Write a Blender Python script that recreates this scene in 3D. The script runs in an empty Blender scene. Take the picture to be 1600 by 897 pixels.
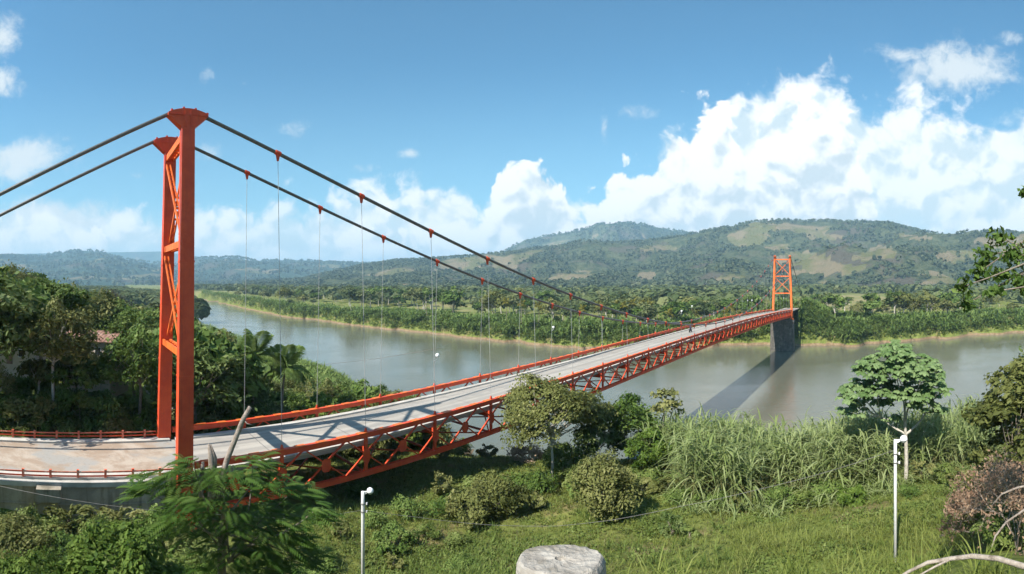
import bpy, math, random
import numpy as np
from math import sin, cos, pi, radians, atan2, sqrt
from mathutils import Vector, Matrix

S = bpy.context.scene
COL = S.collection
# ------------------------------------------------------------------ camera, sun, sky, exposure
F, HOR, CAMZ = 780.0, 441.0, 32.6            # pixels per radian, horizon row, eye height above the river
cd = bpy.data.cameras.new('camera'); cam = bpy.data.objects.new('camera', cd); COL.objects.link(cam)
cam.location = (0, 0, CAMZ); cam.rotation_euler = (pi/2, 0, 0)
cd.type = 'PANO'; cd.panorama_type = 'CENTRAL_CYLINDRICAL'      # the photograph is a stitched cylindrical panorama
cd.central_cylindrical_radius = 1.0
cd.central_cylindrical_range_u_min = -800/F; cd.central_cylindrical_range_u_max = 800/F
cd.central_cylindrical_range_v_min = (HOR-897)/F; cd.central_cylindrical_range_v_max = HOR/F
cd.clip_start = 0.1; cd.clip_end = 60000
S.camera = cam
SUN_AZ, SUN_EL = radians(226), radians(44)
sd = bpy.data.lights.new('sun', 'SUN'); sun = bpy.data.objects.new('sun', sd); COL.objects.link(sun)
sd.energy = 5.0; sd.angle = radians(0.5); sd.color = (1.0, 0.95, 0.87)
SV = Vector((sin(SUN_AZ)*cos(SUN_EL), cos(SUN_AZ)*cos(SUN_EL), sin(SUN_EL)))
sun.rotation_euler = SV.to_track_quat('Z', 'Y').to_euler(); sun.location = (0, 0, 200)
S.view_settings.view_transform = 'Standard'; S.view_settings.look = 'None'
S.view_settings.exposure = 0.92; S.view_settings.gamma = 1.0
S.render.engine = 'CYCLES'
S.cycles.use_denoising = True; S.cycles.use_adaptive_sampling = True; S.cycles.adaptive_threshold = 0.025
S.cycles.max_bounces = 4; S.cycles.diffuse_bounces = 2; S.cycles.glossy_bounces = 2
S.cycles.transmission_bounces = 2; S.cycles.transparent_max_bounces = 4; S.cycles.volume_bounces = 0
S.cycles.caustics_reflective = False; S.cycles.caustics_refractive = False


class NT:
    """small helper for node trees"""
    def __init__(self, tree): self.t = tree; self.n = tree.nodes; self.l = tree.links
    def new(self, typ, **kw):
        n = self.n.new(typ)
        for k, v in kw.items(): setattr(n, k, v)
        return n
    def put(self, sock, v):
        if isinstance(v, bpy.types.NodeSocket): self.l.new(v, sock)
        elif v is not None: sock.default_value = v
    def m(self, op, a, b=None, c=None, clamp=False):
        n = self.new('ShaderNodeMath', operation=op, use_clamp=clamp)
        self.put(n.inputs[0], a)
        if b is not None: self.put(n.inputs[1], b)
        if c is not None: self.put(n.inputs[2], c)
        return n.outputs[0]
    def vm(self, op, a, b=None, s=None):
        n = self.new('ShaderNodeVectorMath', operation=op)
        self.put(n.inputs[0], a)
        if b is not None: self.put(n.inputs[1], b)
        if s is not None: self.put(n.inputs['Scale'], s)
        return n.outputs[0]
    def noise(self, vec, scale, detail=4, rough=.55, lac=2.0, dist=0.0, out=0, dim='3D'):
        n = self.new('ShaderNodeTexNoise', noise_dimensions=dim); self.put(n.inputs['Vector'], vec)
        n.inputs['Scale'].default_value = scale; n.inputs['Detail'].default_value = detail
        n.inputs['Roughness'].default_value = rough; n.inputs['Distortion'].default_value = dist
        n.inputs['Lacunarity'].default_value = lac
        return n.outputs[out]
    def voro(self, vec, scale, detail=2, rough=.5, smooth=.6):
        n = self.new('ShaderNodeTexVoronoi', feature='SMOOTH_F1', voronoi_dimensions='2D'); self.put(n.inputs['Vector'], vec)
        n.inputs['Scale'].default_value = scale; n.inputs['Detail'].default_value = detail
        n.inputs['Roughness'].default_value = rough; n.inputs['Smoothness'].default_value = smooth
        return n.outputs['Distance']
    def ss(self, x, lo, hi, a=0.0, b=1.0):
        n = self.new('ShaderNodeMapRange', interpolation_type='SMOOTHSTEP')
        self.put(n.inputs[0], x); n.inputs[1].default_value = lo; n.inputs[2].default_value = hi
        n.inputs[3].default_value = a; n.inputs[4].default_value = b
        return n.outputs[0]
    def mix(self, f, a, b, blend='MIX'):
        n = self.new('ShaderNodeMix', data_type='RGBA', blend_type=blend)
        self.put(n.inputs[0], f)
        for s, v in ((n.inputs[6], a), (n.inputs[7], b)):
            if isinstance(v, tuple) and len(v) == 3: v = v + (1.0,)
            self.put(s, v)
        return n.outputs[2]
    def curve(self, x, pts):
        n = self.new('ShaderNodeFloatCurve'); self.put(n.inputs['Value'], x)
        c = n.mapping.curves[0]
        while len(c.points) < len(pts): c.points.new(0.5, 0.5)
        for p, (a, b) in zip(c.points, pts): p.location = (a, b); p.handle_type = 'AUTO_CLAMPED'
        n.mapping.update()
        return n.outputs[0]


W = bpy.data.worlds.new('World'); S.world = W; W.use_nodes = True
nt = NT(W.node_tree); bg = nt.n['Background']
sky = nt.new('ShaderNodeTexSky', sky_type='NISHITA', sun_disc=False)
sky.sun_elevation = SUN_EL; sky.sun_rotation = SUN_AZ; sky.altitude = 500
sky.air_density = 1.0; sky.dust_density = 0.6; sky.ozone_density = 1.6
SKY_K = 0.089
W.cycles.sampling_method = 'MANUAL'; W.cycles.sample_map_resolution = 512
def cu(px): return (px-800)/F
def cv(py): return (HOR-py)/F
dirv = nt.new('ShaderNodeTexCoord').outputs['Generated']
sx = nt.new('ShaderNodeSeparateXYZ'); nt.put(sx.inputs[0], dirv)
hyp = nt.m('MAXIMUM', nt.m('SQRT', nt.m('ADD', nt.m('MULTIPLY', sx.outputs[0], sx.outputs[0]), nt.m('MULTIPLY', sx.outputs[1], sx.outputs[1]))), .02)
U = nt.m('ARCTAN2', sx.outputs[0], sx.outputs[1])
V = nt.m('MINIMUM', nt.m('DIVIDE', sx.outputs[2], hyp), 4.0)
cyl = nt.new('ShaderNodeCombineXYZ'); nt.put(cyl.inputs[0], U); nt.put(cyl.inputs[1], V)
P0 = cyl.outputs[0]
wv = nt.vm('SCALE', nt.vm('SUBTRACT', nt.noise(P0, 10, 3, out=1, dim='2D'), (.5, .5, .5)), s=.045)
PW = nt.vm('ADD', P0, wv)
n_big = nt.noise(P0, 5.0, 4, .55, dim='2D')
n_mid = nt.noise(PW, 12.0, 8, .62, dim='2D')
n_fine = nt.noise(PW, 40.0, 5, .65, dim='2D')
LOFF = (-.012, .022, 0)
b1 = nt.voro(PW, 17.0, 3, .52, .5)
b1o = nt.voro(nt.vm('ADD', PW, LOFF), 17.0, 3, .52, .5)
b2 = nt.voro(P0, 6.5, 2, .45, .7)
b2o = nt.voro(nt.vm('ADD', P0, (-.022, .034, 0)), 6.5, 2, .45, .7)
rel2 = nt.m('SUBTRACT', b2o, b2)
relief = nt.m('ADD', nt.m('SUBTRACT', b1o, b1), nt.m('MULTIPLY', rel2, 1.1))                         # >0 where the puff faces the sun
Un = nt.m('DIVIDE', nt.m('ADD', U, pi), 2*pi)
def outline(pts):                                          # crest rows of a bank, in picture pixels -> elevation
    p = [((cu(x)+pi)/(2*pi), 2*cv(y)) for x, y in pts]
    p = [(0.0, p[0][1])] + p + [(1.0, p[-1][1])]
    return nt.m('DIVIDE', nt.curve(Un, p), 2.0)
topA = outline([(-300, 400), (0, 385), (60, 378), (115, 352), (142, 326), (165, 346), (192, 388), (250, 398), (320, 372), (390, 362), (440, 372), (520, 345), (600, 312), (650, 322), (692, 296), (740, 306), (766, 250), (780, 222), (830, 216), (874, 222), (890, 285),
                (925, 272), (955, 238), (1005, 214), (1035, 180), (1062, 132), (1100, 112), (1140, 138), (1166, 178), (1190, 150), (1245, 128),
                (1300, 134), (1340, 180), (1352, 250), (1380, 330), (1450, 395), (1600, 410)])
topB = outline([(-300, 320), (0, 318), (150, 328), (300, 318), (420, 306), (530, 288), (600, 274), (690, 272), (760, 296), (900, 300), (1040, 200), (1120, 150), (1200, 118),
                (1250, 106), (1320, 118), (1370, 150), (1440, 134), (1480, 152), (1530, 172), (1600, 168), (1900, 240)])
hA = nt.m('SUBTRACT', topA, V)
hA = nt.m('ADD', hA, nt.m('MULTIPLY', nt.m('SUBTRACT', .42, b1), .075))
hA = nt.m('ADD', hA, nt.m('MULTIPLY', nt.m('SUBTRACT', n_mid, .5), .07))
hA = nt.m('ADD', hA, nt.m('MULTIPLY', nt.m('SUBTRACT', .45, b2), .09))
aA = nt.ss(hA, -.002, .022)
hB = nt.m('SUBTRACT', topB, V)
hB = nt.m('ADD', hB, nt.m('MULTIPLY', nt.m('SUBTRACT', n_mid, .5), .16))
hB = nt.m('ADD', hB, nt.m('MULTIPLY', nt.m('SUBTRACT', .42, b1), .05))
aB = nt.m('MULTIPLY', nt.ss(hB, -.015, .045), nt.ss(n_big, .28, .50, .80, .98))
# loose cirrus and small puffs: soft masks broken up by noise
def puff(px, py, rx, ry, gain=1.0):
    a = nt.m('DIVIDE', nt.m('SUBTRACT', U, cu(px)), rx/F); b = nt.m('DIVIDE', nt.m('SUBTRACT', V, cv(py)), ry/F)
    d = nt.m('ADD', nt.m('MULTIPLY', a, a), nt.m('MULTIPLY', b, b))
    return nt.m('MULTIPLY', nt.m('EXPONENT', nt.m('MULTIPLY', d, -1.0)), gain)
pm = None
for a in [(5, 62, 42, 42), (0, 120, 40, 36), (30, 250, 85, 36, 1.3), (80, 350, 130, 40, 1.5), (145, 332, 26, 20, .9), (1500, 105, 95, 40, 1.35), (1430, 85, 80, 20, .95), (1590, 60, 50, 22, .6),
          (462, 205, 34, 26, .72), (565, 260, 30, 12, .72), (640, 240, 20, 9, .8), (324, 118, 14, 14, .62), (385, 130, 24, 12, .62), (1000, 178, 34, 18, .7), (943, 195, 9, 34, .52),
          (515, 270, 20, 9, .6), (330, 240, 40, 20, .5), (215, 275, 30, 9, .6), (105, 218, 14, 8, .55), (1545, 150, 40, 22, .6),
          (-300, 160, 160, 60), (1900, 120, 200, 50), (2300, 250, 250, 60), (-900, 250, 260, 60)]:
    g = puff(*a); pm = g if pm is None else nt.m('MAXIMUM', pm, g)
hC = nt.m('ADD', pm, nt.m('MULTIPLY', nt.m('SUBTRACT', n_mid, .5), 1.7))
hC = nt.m('ADD', hC, nt.m('MULTIPLY', nt.m('SUBTRACT', n_fine, .5), .8))
aC = nt.m('MULTIPLY', nt.ss(hC, .35, 1.25), nt.ss(pm, .02, .5))
far = nt.m('MULTIPLY', nt.ss(n_big, .52, .68), nt.ss(V, .75, 1.1))          # broken cloud overhead, outside the frame
skyc = nt.vm('SCALE', sky.outputs[0], s=1.0)
hs = nt.new('ShaderNodeHueSaturation'); hs.inputs['Saturation'].default_value = 1.0; hs.inputs['Value'].default_value = 1.0
nt.put(hs.inputs['Color'], skyc); skyc = nt.vm('MULTIPLY', hs.outputs[0], (.54, .97, 1.03))
KB = 1/SKY_K/2**.92
def cc(r, g, b): return (r*KB, g*KB, b*KB, 1.0)
skyc = nt.mix(nt.ss(V, .46, 0.0, 0, .55), skyc, cc(.42, .74, .90))
skyc = nt.mix(nt.ss(V, .17, .0, 0, .85), skyc, cc(.92, 1.06, 1.12))
sB = nt.m('ADD', nt.m('MULTIPLY', relief, .5), nt.m('MULTIPLY', nt.m('SUBTRACT', n_mid, .5), .9))
sB = nt.m('ADD', sB, nt.m('MULTIPLY', nt.m('SUBTRACT', n_big, .5), .5))
colB = nt.mix(nt.ss(sB, -.26, .18), cc(.78, .93, 1.0), cc(1.18, 1.20, 1.20))
shA = nt.m('ADD', nt.m('MULTIPLY', relief, .62), nt.m('MULTIPLY', nt.m('SUBTRACT', n_big, .5), .7))
shA = nt.m('ADD', shA, nt.m('MULTIPLY', nt.m('SUBTRACT', n_mid, .5), .45))
shA = nt.m('ADD', shA, nt.ss(hA, .0, .14, .18, -.03))
colA = nt.mix(nt.ss(shA, -.30, .22), cc(.76, .88, .95), cc(1.26, 1.25, 1.23))
c = nt.mix(nt.m('MULTIPLY', aC, .9), skyc, cc(.90, .97, 1.0))
c = nt.mix(nt.m('MULTIPLY', far, .6), c, cc(.85, .93, 1.0))
c = nt.mix(aB, c, colB)
c = nt.mix(aA, c, colA)
nt.put(bg.inputs[0], c); bg.inputs[1].default_value = SKY_K

# ------------------------------------------------------------------ helpers
def link(o, parent=None):
    COL.objects.link(o)
    if parent is not None: o.parent = parent
    return o
def tag(o, label=None, cat=None, group=None, kind=None):
    if label: o['label'] = label
    if cat: o['category'] = cat
    if group: o['group'] = group
    if kind: o['kind'] = kind
    return o
def empty(name, loc=(0, 0, 0), parent=None, rz=0):
    o = bpy.data.objects.new(name, None); o.location = loc; o.rotation_euler.z = rz; o.empty_display_size = .2
    return link(o, parent)
def npmesh(name, Vs, Fs, mat, parent=None, attrs=None, smooth=False, loc=None):
    me = bpy.data.meshes.new(name)
    me.from_pydata(np.asarray(Vs, dtype=np.float64).reshape(-1, 3), [], Fs if isinstance(Fs, list) else np.asarray(Fs))
    for k, a in (attrs or {}).items():
        at = me.attributes.new(k, 'FLOAT', 'POINT'); at.data.foreach_set('value', np.asarray(a, dtype=np.float32))
    if smooth: me.polygons.foreach_set('use_smooth', np.ones(len(me.polygons), dtype=bool))
    if isinstance(mat, (list, tuple)):
        for x in mat: me.materials.append(x)
    else: me.materials.append(mat)
    o = bpy.data.objects.new(name, me)
    if loc is not None: o.location = loc
    return link(o, parent)
class MB:
    """collects boxes, bars and tubes into one mesh"""
    def __init__(self): self.v = []; self.f = []
    def add(self, vs, fs):
        n = len(self.v); self.v += [tuple(p) for p in vs]; self.f += [tuple(i+n for i in q) for q in fs]
    def hexa(self, b, t):                                   # bottom ring and top ring of equal length
        k = len(b); self.add(list(b)+list(t), [tuple(range(k))[::-1], tuple(range(k, 2*k))]+[(i, (i+1) % k, k+(i+1) % k, k+i) for i in range(k)])
    def beam(self, p, q, w, h, up=(0, 0, 1), w2=None, h2=None):
        p = Vector(p); q = Vector(q); d = (q-p).normalized(); u = Vector(up); s = d.cross(u)
        if s.length < 1e-4: s = d.cross(Vector((1, 0, 0)))
        s.normalize(); u = s.cross(d); r = []
        for c_, ww, hh in ((p, w, h), (q, w2 or w, h2 or h)):
            r.append([c_+s*a*ww/2+u*b*hh/2 for a, b in ((-1, -1), (1, -1), (1, 1), (-1, 1))])
        self.hexa(r[0], r[1])
    def tube(self, pts, rad, k=6, cap=True):
        pts = [Vector(p) for p in pts]; n = len(pts); rad = rad if hasattr(rad, '__len__') else [rad]*n
        base = len(self.v); ref = Vector((0.31, .52, .8))
        for i, p in enumerate(pts):
            d = (pts[min(i+1, n-1)]-pts[max(i-1, 0)]).normalized(); s = d.cross(ref).normalized(); u = s.cross(d)
            for j in range(k):
                a = 2*pi*j/k; self.v.append(tuple(p+(s*cos(a)+u*sin(a))*rad[i]))
        for i in range(n-1):
            for j in range(k):
                a = base+i*k+j; b = base+i*k+(j+1) % k; self.f.append((a, b, b+k, a+k))
        if cap: self.f.append(tuple(base+j for j in range(k))[::-1]); self.f.append(tuple(base+(n-1)*k+j for j in range(k)))
    def build(self, name, mat, parent=None, smooth=False):
        return npmesh(name, self.v, list(self.f), mat, parent, smooth=smooth)
def copy_tree(o, parent=None):
    c_ = o.copy(); COL.objects.link(c_); c_.parent = parent
    for ch in list(o.children): copy_tree(ch, c_)
    return c_

def vnoise(x, y, seed=0):                                   # value noise on numpy arrays
    xi = np.floor(x).astype(np.int64); yi = np.floor(y).astype(np.int64); fx = x-xi; fy = y-yi
    fx = fx*fx*(3-2*fx); fy = fy*fy*(3-2*fy)
    def h(a, b):
        n = (a*374761393+b*668265263+seed*1442695041) & 0x7fffffff
        n = ((n ^ (n >> 13))*1274126177) & 0x7fffffff
        return ((n ^ (n >> 16)) & 0xffff)/65535.0
    return (h(xi, yi)*(1-fx)+h(xi+1, yi)*fx)*(1-fy)+(h(xi, yi+1)*(1-fx)+h(xi+1, yi+1)*fx)*fy
def fbm(x, y, o=5, seed=0, g=.5):
    x = np.asarray(x, float); y = np.asarray(y, float); s = 0; a = 1; t = 0
    for i in range(o): s = s+a*vnoise(x*2**i+17*i, y*2**i-9*i, seed+i); t += a; a *= g
    return s/t
def sstep(x, a, b): t = np.clip((x-a)/(b-a), 0, 1); return t*t*(3-2*t)

# ------------------------------------------------------------------ materials
def mat_new(name):
    m_ = bpy.data.materials.new(name); m_.use_nodes = True
    n_ = NT(m_.node_tree); return m_, n_, n_.n['Principled BSDF']
def obj_co(n_): return n_.new('ShaderNodeTexCoord').outputs['Object']
def geo_co(n_): return n_.new('ShaderNodeNewGeometry').outputs['Position']
def simple(name, c1, c2, scale=2.0, rough=.6, bump=0.0, bscale=20.0, metal=0.0, c3=None, s3=.6, spec=.4):
    m_, n_, b_ = mat_new(name); co = geo_co(n_)
    f = n_.ss(n_.noise(co, scale, 6, .6), .34, .66)
    col = n_.mix(f, c1, c2)
    if c3: col = n_.mix(n_.ss(n_.noise(co, s3, 6, .65), .52, .70), col, c3)
    n_.put(b_.inputs['Base Color'], col); b_.inputs['Roughness'].default_value = rough; b_.inputs['Metallic'].default_value = metal
    b_.inputs['Specular IOR Level'].default_value = spec
    if bump:
        bp = n_.new('ShaderNodeBump'); bp.inputs['Strength'].default_value = bump; bp.inputs['Distance'].default_value = .05
        n_.put(bp.inputs['Height'], n_.noise(co, bscale, 5, .6)); n_.put(b_.inputs['Normal'], bp.outputs[0])
    return m_
def leafmat(name, dark, mid, light, trans=.35, rough=.6, var=.5, spec=.12):
    m_, n_, b_ = mat_new(name)
    t = n_.new('ShaderNodeAttribute', attribute_name='tint').outputs['Fac']
    r_ = n_.new('ShaderNodeObjectInfo').outputs['Random']
    t2 = n_.m('ADD', t, n_.m('MULTIPLY', n_.m('SUBTRACT', r_, .5), var), clamp=True)
    col = n_.mix(n_.ss(t2, 0, .5), dark, mid); col = n_.mix(n_.ss(t2, .5, 1.0), col, light)
    n_.put(b_.inputs['Base Color'], col); b_.inputs['Roughness'].default_value = rough; b_.inputs['Specular IOR Level'].default_value = spec
    tr = n_.new('ShaderNodeBsdfTranslucent'); n_.put(tr.inputs['Color'], n_.mix(.6, col, light))
    mx = n_.new('ShaderNodeMixShader'); mx.inputs[0].default_value = trans
    out = n_.n['Material Output']
    n_.l.new(b_.outputs[0], mx.inputs[1]); n_.l.new(tr.outputs[0], mx.inputs[2]); n_.l.new(mx.outputs[0], out.inputs[0])
    return m_
def paint(name, c1, c2, c3):
    m_, n_, b_ = mat_new(name); co = geo_co(n_)
    f = n_.ss(n_.noise(co, .8, 6, .65), .36, .64); col = n_.mix(f, c1, c2)
    stv = n_.vm('MULTIPLY', co, (3.0, 3.0, .16)); col = n_.mix(n_.m('MULTIPLY', n_.ss(n_.noise(stv, 1.2, 5, .7), .53, .72), .55), col, c3)
    col = n_.mix(n_.m('MULTIPLY', n_.ss(n_.noise(co, 5, 6, .75), .58, .74), .6), col, (.20, .065, .03))
    n_.put(b_.inputs['Base Color'], col); n_.put(b_.inputs['Roughness'], n_.ss(n_.noise(co, 3, 4, .6), .3, .7, .42, .65)); b_.inputs['Specular IOR Level'].default_value = .35
    return m_
def stained(name, c1, c2, c3, dark):
    m_, n_, b_ = mat_new(name); co = geo_co(n_)
    col = n_.mix(n_.ss(n_.noise(co, .9, 6, .65), .34, .66), c1, c2); col = n_.mix(n_.ss(n_.noise(co, .45, 6, .65), .52, .70), col, c3)
    stv = n_.vm('MULTIPLY', co, (1.6, 1.6, .12)); col = n_.mix(n_.m('MULTIPLY', n_.ss(n_.noise(stv, 1.3, 6, .7), .48, .68), .75), col, dark)
    col = n_.mix(n_.m('MULTIPLY', n_.ss(n_.noise(co, 2.2, 6, .75), .54, .70), .5), col, (c3[0]*.9, c3[1]*1.0, c3[2]*.7))
    n_.put(b_.inputs['Base Color'], col); b_.inputs['Roughness'].default_value = .92
    bp = n_.new('ShaderNodeBump'); bp.inputs['Strength'].default_value = .6; bp.inputs['Distance'].default_value = .05
    n_.put(bp.inputs['Height'], n_.noise(co, 9, 6, .7)); n_.put(b_.inputs['Normal'], bp.outputs[0])
    return m_
M = {}
M['red'] = paint('red_paint', (.58, .058, .020), (.68, .085, .026), (.40, .045, .022))
M['orange'] = paint('faded_red_paint', (.66, .120, .020), (.74, .160, .030), (.50, .09, .03))
M['redwhite'] = simple('chipped_red_paint', (.55, .10, .05), (.60, .16, .09), 3, .6, c3=(.62, .40, .30), s3=3)
M['cable'] = simple('cable_steel', (.10, .095, .09), (.16, .15, .145), 8, .45, metal=.4)
M['rod'] = simple('galvanised_rod', (.34, .34, .34), (.44, .44, .43), 4, .5, metal=.3)
M['concrete'] = simple('concrete', (.42, .40, .36), (.52, .49, .44), .8, .85, .4, 30, c3=(.33, .31, .27), s3=.35)
M['darkconcrete'] = stained('shaded_stained_concrete', (.075, .066, .056), (.125, .112, .097), (.19, .17, .14), (.035, .032, .028))  # far pier: stain streaks over a base darkened to carry the deck's shade
M['wallconcrete'] = stained('weathered_concrete', (.30, .25, .19), (.42, .355, .275), (.20, .17, .12), (.13, .105, .075))
M['bark'] = simple('bark', (.16, .13, .10), (.26, .22, .17), 6, .9, .6, 30)
M['palebark'] = simple('pale_bark', (.38, .34, .28), (.50, .46, .40), 5, .85, .4, 25, c3=(.22, .20, .16), s3=3)
M['deadwood'] = simple('dead_wood', (.24, .19, .15), (.36, .30, .25), 9, .9, .8, 40, c3=(.12, .09, .07), s3=5)
M['white'] = simple('white_paint', (.78, .78, .76), (.84, .84, .82), 3, .5, c3=(.62, .60, .56), s3=3)
M['oldwhite'] = simple('weathered_white_paint', (.62, .61, .58), (.74, .73, .70), 5, .7, c3=(.34, .31, .27), s3=2.2)
M['black'] = simple('dark_rubber', (.02, .02, .02), (.03, .03, .03), 3, .6)
M['wire'] = simple('old_wire', (.14, .13, .12), (.20, .19, .18), 3, .6)
M['rust'] = simple('rusty_roof', (.20, .10, .075), (.30, .17, .12), 1.5, .7, c3=(.36, .26, .22), s3=.8)
M['metalroof'] = simple('pale_metal_roof', (.62, .66, .68), (.74, .77, .78), 1.2, .45)
M['plaster'] = simple('plaster', (.50, .40, .30), (.58, .48, .38), 1.5, .9)
M['glassdark'] = simple('dark_opening', (.02, .02, .025), (.035, .035, .04), 3, .3)
M['skin'] = simple('skin', (.25, .13, .08), (.28, .15, .10), 3, .6)
M['cloth'] = simple('dark_cloth', (.035, .03, .05), (.05, .04, .07), 6, .9)
M['leaf'] = leafmat('leaf_green', (0.042, 0.082, 0.014), (0.098, 0.155, 0.032), (0.19, 0.25, 0.07), .28)
M['leafdark'] = leafmat('leaf_dark', (0.048, 0.083, 0.018), (0.105, 0.15, 0.042), (0.205, 0.245, 0.09), .28)
M['leafolive'] = leafmat('leaf_olive', (0.075, 0.088, 0.022), (0.145, 0.158, 0.046), (0.24, 0.24, 0.09), .28)
M['leafbright'] = leafmat('leaf_bright', (0.055, 0.105, 0.014), (0.115, 0.175, 0.03), (0.195, 0.26, 0.062), .35)
M['leafgrey'] = leafmat('leaf_grey', (.07, .068, .05), (.105, .10, .078), (.16, .15, .12), .25)
M['leaffar'] = leafmat('leaf_far', (0.055, 0.08, 0.03), (0.105, 0.135, 0.05), (0.185, 0.2, 0.085), .3, var=.9)
M['leafred'] = leafmat('leaf_dry', (0.21, 0.125, 0.08), (0.33, 0.215, 0.14), (0.44, 0.33, 0.22), .25)
M['leafround'] = leafmat('leaf_round', (0.065, 0.125, 0.034), (0.12, 0.195, 0.062), (0.21, 0.29, 0.12), .30, spec=.25)
M['feather'] = leafmat('leaf_feather', (0.026, 0.068, 0.01), (0.062, 0.125, 0.022), (0.13, 0.2, 0.045), .40)
M['palm'] = leafmat('palm_frond', (0.1, 0.155, 0.035), (0.18, 0.255, 0.07), (0.3, 0.37, 0.14), .35)
M['palmyellow'] = leafmat('palm_frond_yellow', (.13, .13, .025), (.22, .20, .04), (.32, .29, .06), .35)
M['cane'] = leafmat('cane_blade', (0.13, 0.18, 0.055), (0.225, 0.285, 0.095), (0.36, 0.41, 0.19), .45)
M['banana'] = leafmat('banana_blade', (0.085, 0.145, 0.03), (0.165, 0.235, 0.06), (0.255, 0.315, 0.1), .4)
M['grass'] = leafmat('grass_blade', (0.11, 0.145, 0.026), (0.175, 0.21, 0.046), (0.26, 0.28, 0.085), .35)
M['grassdry'] = leafmat('grass_dry', (.10, .10, .035), (.15, .145, .055), (.24, .22, .11), .35)
M['leafhill'] = leafmat('leaf_hill', (.050, .070, .032), (.085, .106, .052), (.135, .150, .078), .25, var=.4)
M['weed'] = leafmat('weed_leaf', (0.075, 0.115, 0.022), (0.135, 0.18, 0.042), (0.21, 0.25, 0.08), .3)

# ------------------------------------------------------------------ the lie of the land
def th(px): return (px-800)/F
def P(px, py, r):                                            # point seen at a pixel, at horizontal distance r
    t = th(px); return Vector((r*sin(t), r*cos(t), CAMZ-(py-HOR)/F*r))
SH_X = [150, 200, 260, 320, 420, 550, 650, 760, 900, 1060, 1300, 1500, 1700, 2000, 2150]
SH_N = [9e3, 1050, 900, 340, 205, 150, 122, 92, 86, 81, 86, 97, 112, 190, 400]
SF_X = [150, 200, 260, 315, 380, 450, 600, 750, 880, 1000, 1190, 1240, 1330, 1450, 1600, 1800, 2000, 2150]
SF_N = [9e3, 1500, 1400, 950, 620, 454, 344, 286, 244, 236, 262, 257, 252, 284, 320, 420, 700, 1500]
def shore(px):
    px = np.asarray(px, float)
    rn = np.interp(px, SH_X, SH_N, left=9e3, right=9e3); rf = np.interp(px, SF_X, SF_N, left=9e3, right=9e3)
    w = 1+.035*(fbm(px/23.0, px*0, 3, 5)-.5)*2
    return rn, rf*w
COLS = {
    -900: [(0, 31), (400, 30), (2000, 30)],
    -300: [(0, 31), (20, 27), (60, 22), (150, 24), (400, 30), (2000, 25)],
    0: [(0, 31), (3, 30.4), (6, 28.4), (12, 24), (20, 19.6), (26, 17.5), (30, 16.6), (35, 16.2), (36.5, 18.2), (52, 18.2), (70, 19.5), (110, 22), (250, 20), (600, 10), (1500, 8)],
    150: [(0, 31), (3, 30.4), (6, 28.4), (12, 24), (20, 19.6), (26, 17.5), (30, 16.5), (35, 16.0), (36.5, 18.0), (52, 18.0), (70, 17), (110, 15), (250, 10), (600, 7), (1500, 7)],
    288: [(0, 31), (3, 30.4), (6, 28.4), (12, 24), (20, 19.6), (28, 16.4), (36, 15.0), (45, 15), (60, 14.4), (100, 11), (200, 7), (330, 3)],
    450: [(0, 31), (3, 30.4), (6, 28.4), (12, 23.8), (20, 18.8), (28, 15.8), (36, 14.6), (45, 14.2), (60, 13.8), (100, 10), (150, 6), (195, 1)],
    600: [(0, 31), (3, 30.4), (6, 28.3), (12, 23.5), (20, 18.6), (26, 16.1), (30, 15.3), (43, 13.9), (60, 13), (85, 9.5), (120, 3), (135, 0)],
    760: [(0, 31), (3, 30.4), (6, 28.2), (12, 23.6), (20, 19.0), (30, 15.7), (43, 14.2), (55, 12.8), (72, 7), (92, -.3)],
    1000: [(0, 31), (3, 30.4), (6, 28.3), (12, 24), (22, 19.2), (30, 17.0), (36, 16.0), (50, 14.4), (62, 10), (82, -.3)],
    1200: [(0, 31), (3, 30.4), (6, 28.6), (12, 24.8), (20, 20.6), (24, 19.0), (38, 15.3), (50, 14), (66, 9), (82, -.3)],
    1400: [(0, 31), (3, 30.5), (6, 28.9), (12, 25.2), (20, 20.7), (24, 18.9), (45, 15.3), (62, 13), (90, -.3)],
    1600: [(0, 31), (3, 30.6), (6, 29.1), (12, 25.9), (20, 22.0), (26, 20.0), (45, 16.6), (65, 13), (104, -.3)],
    2000: [(0, 31), (20, 27), (60, 20), (190, -.3)],
    2200: [(0, 31), (60, 25), (400, 10), (2000, 10)],
}
CX = sorted(COLS)
D = Vector((.651, .759, 0)).normalized(); LN = Vector((-D.y, D.x, 0)); N1 = Vector((-21.97, 28.5, 0)); WID, SPAN, ZT = 9.0, 228.0, 18.6
def B(s, t, z=0.0): v = N1+D*s+LN*t; return Vector((v.x, v.y, z))
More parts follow.
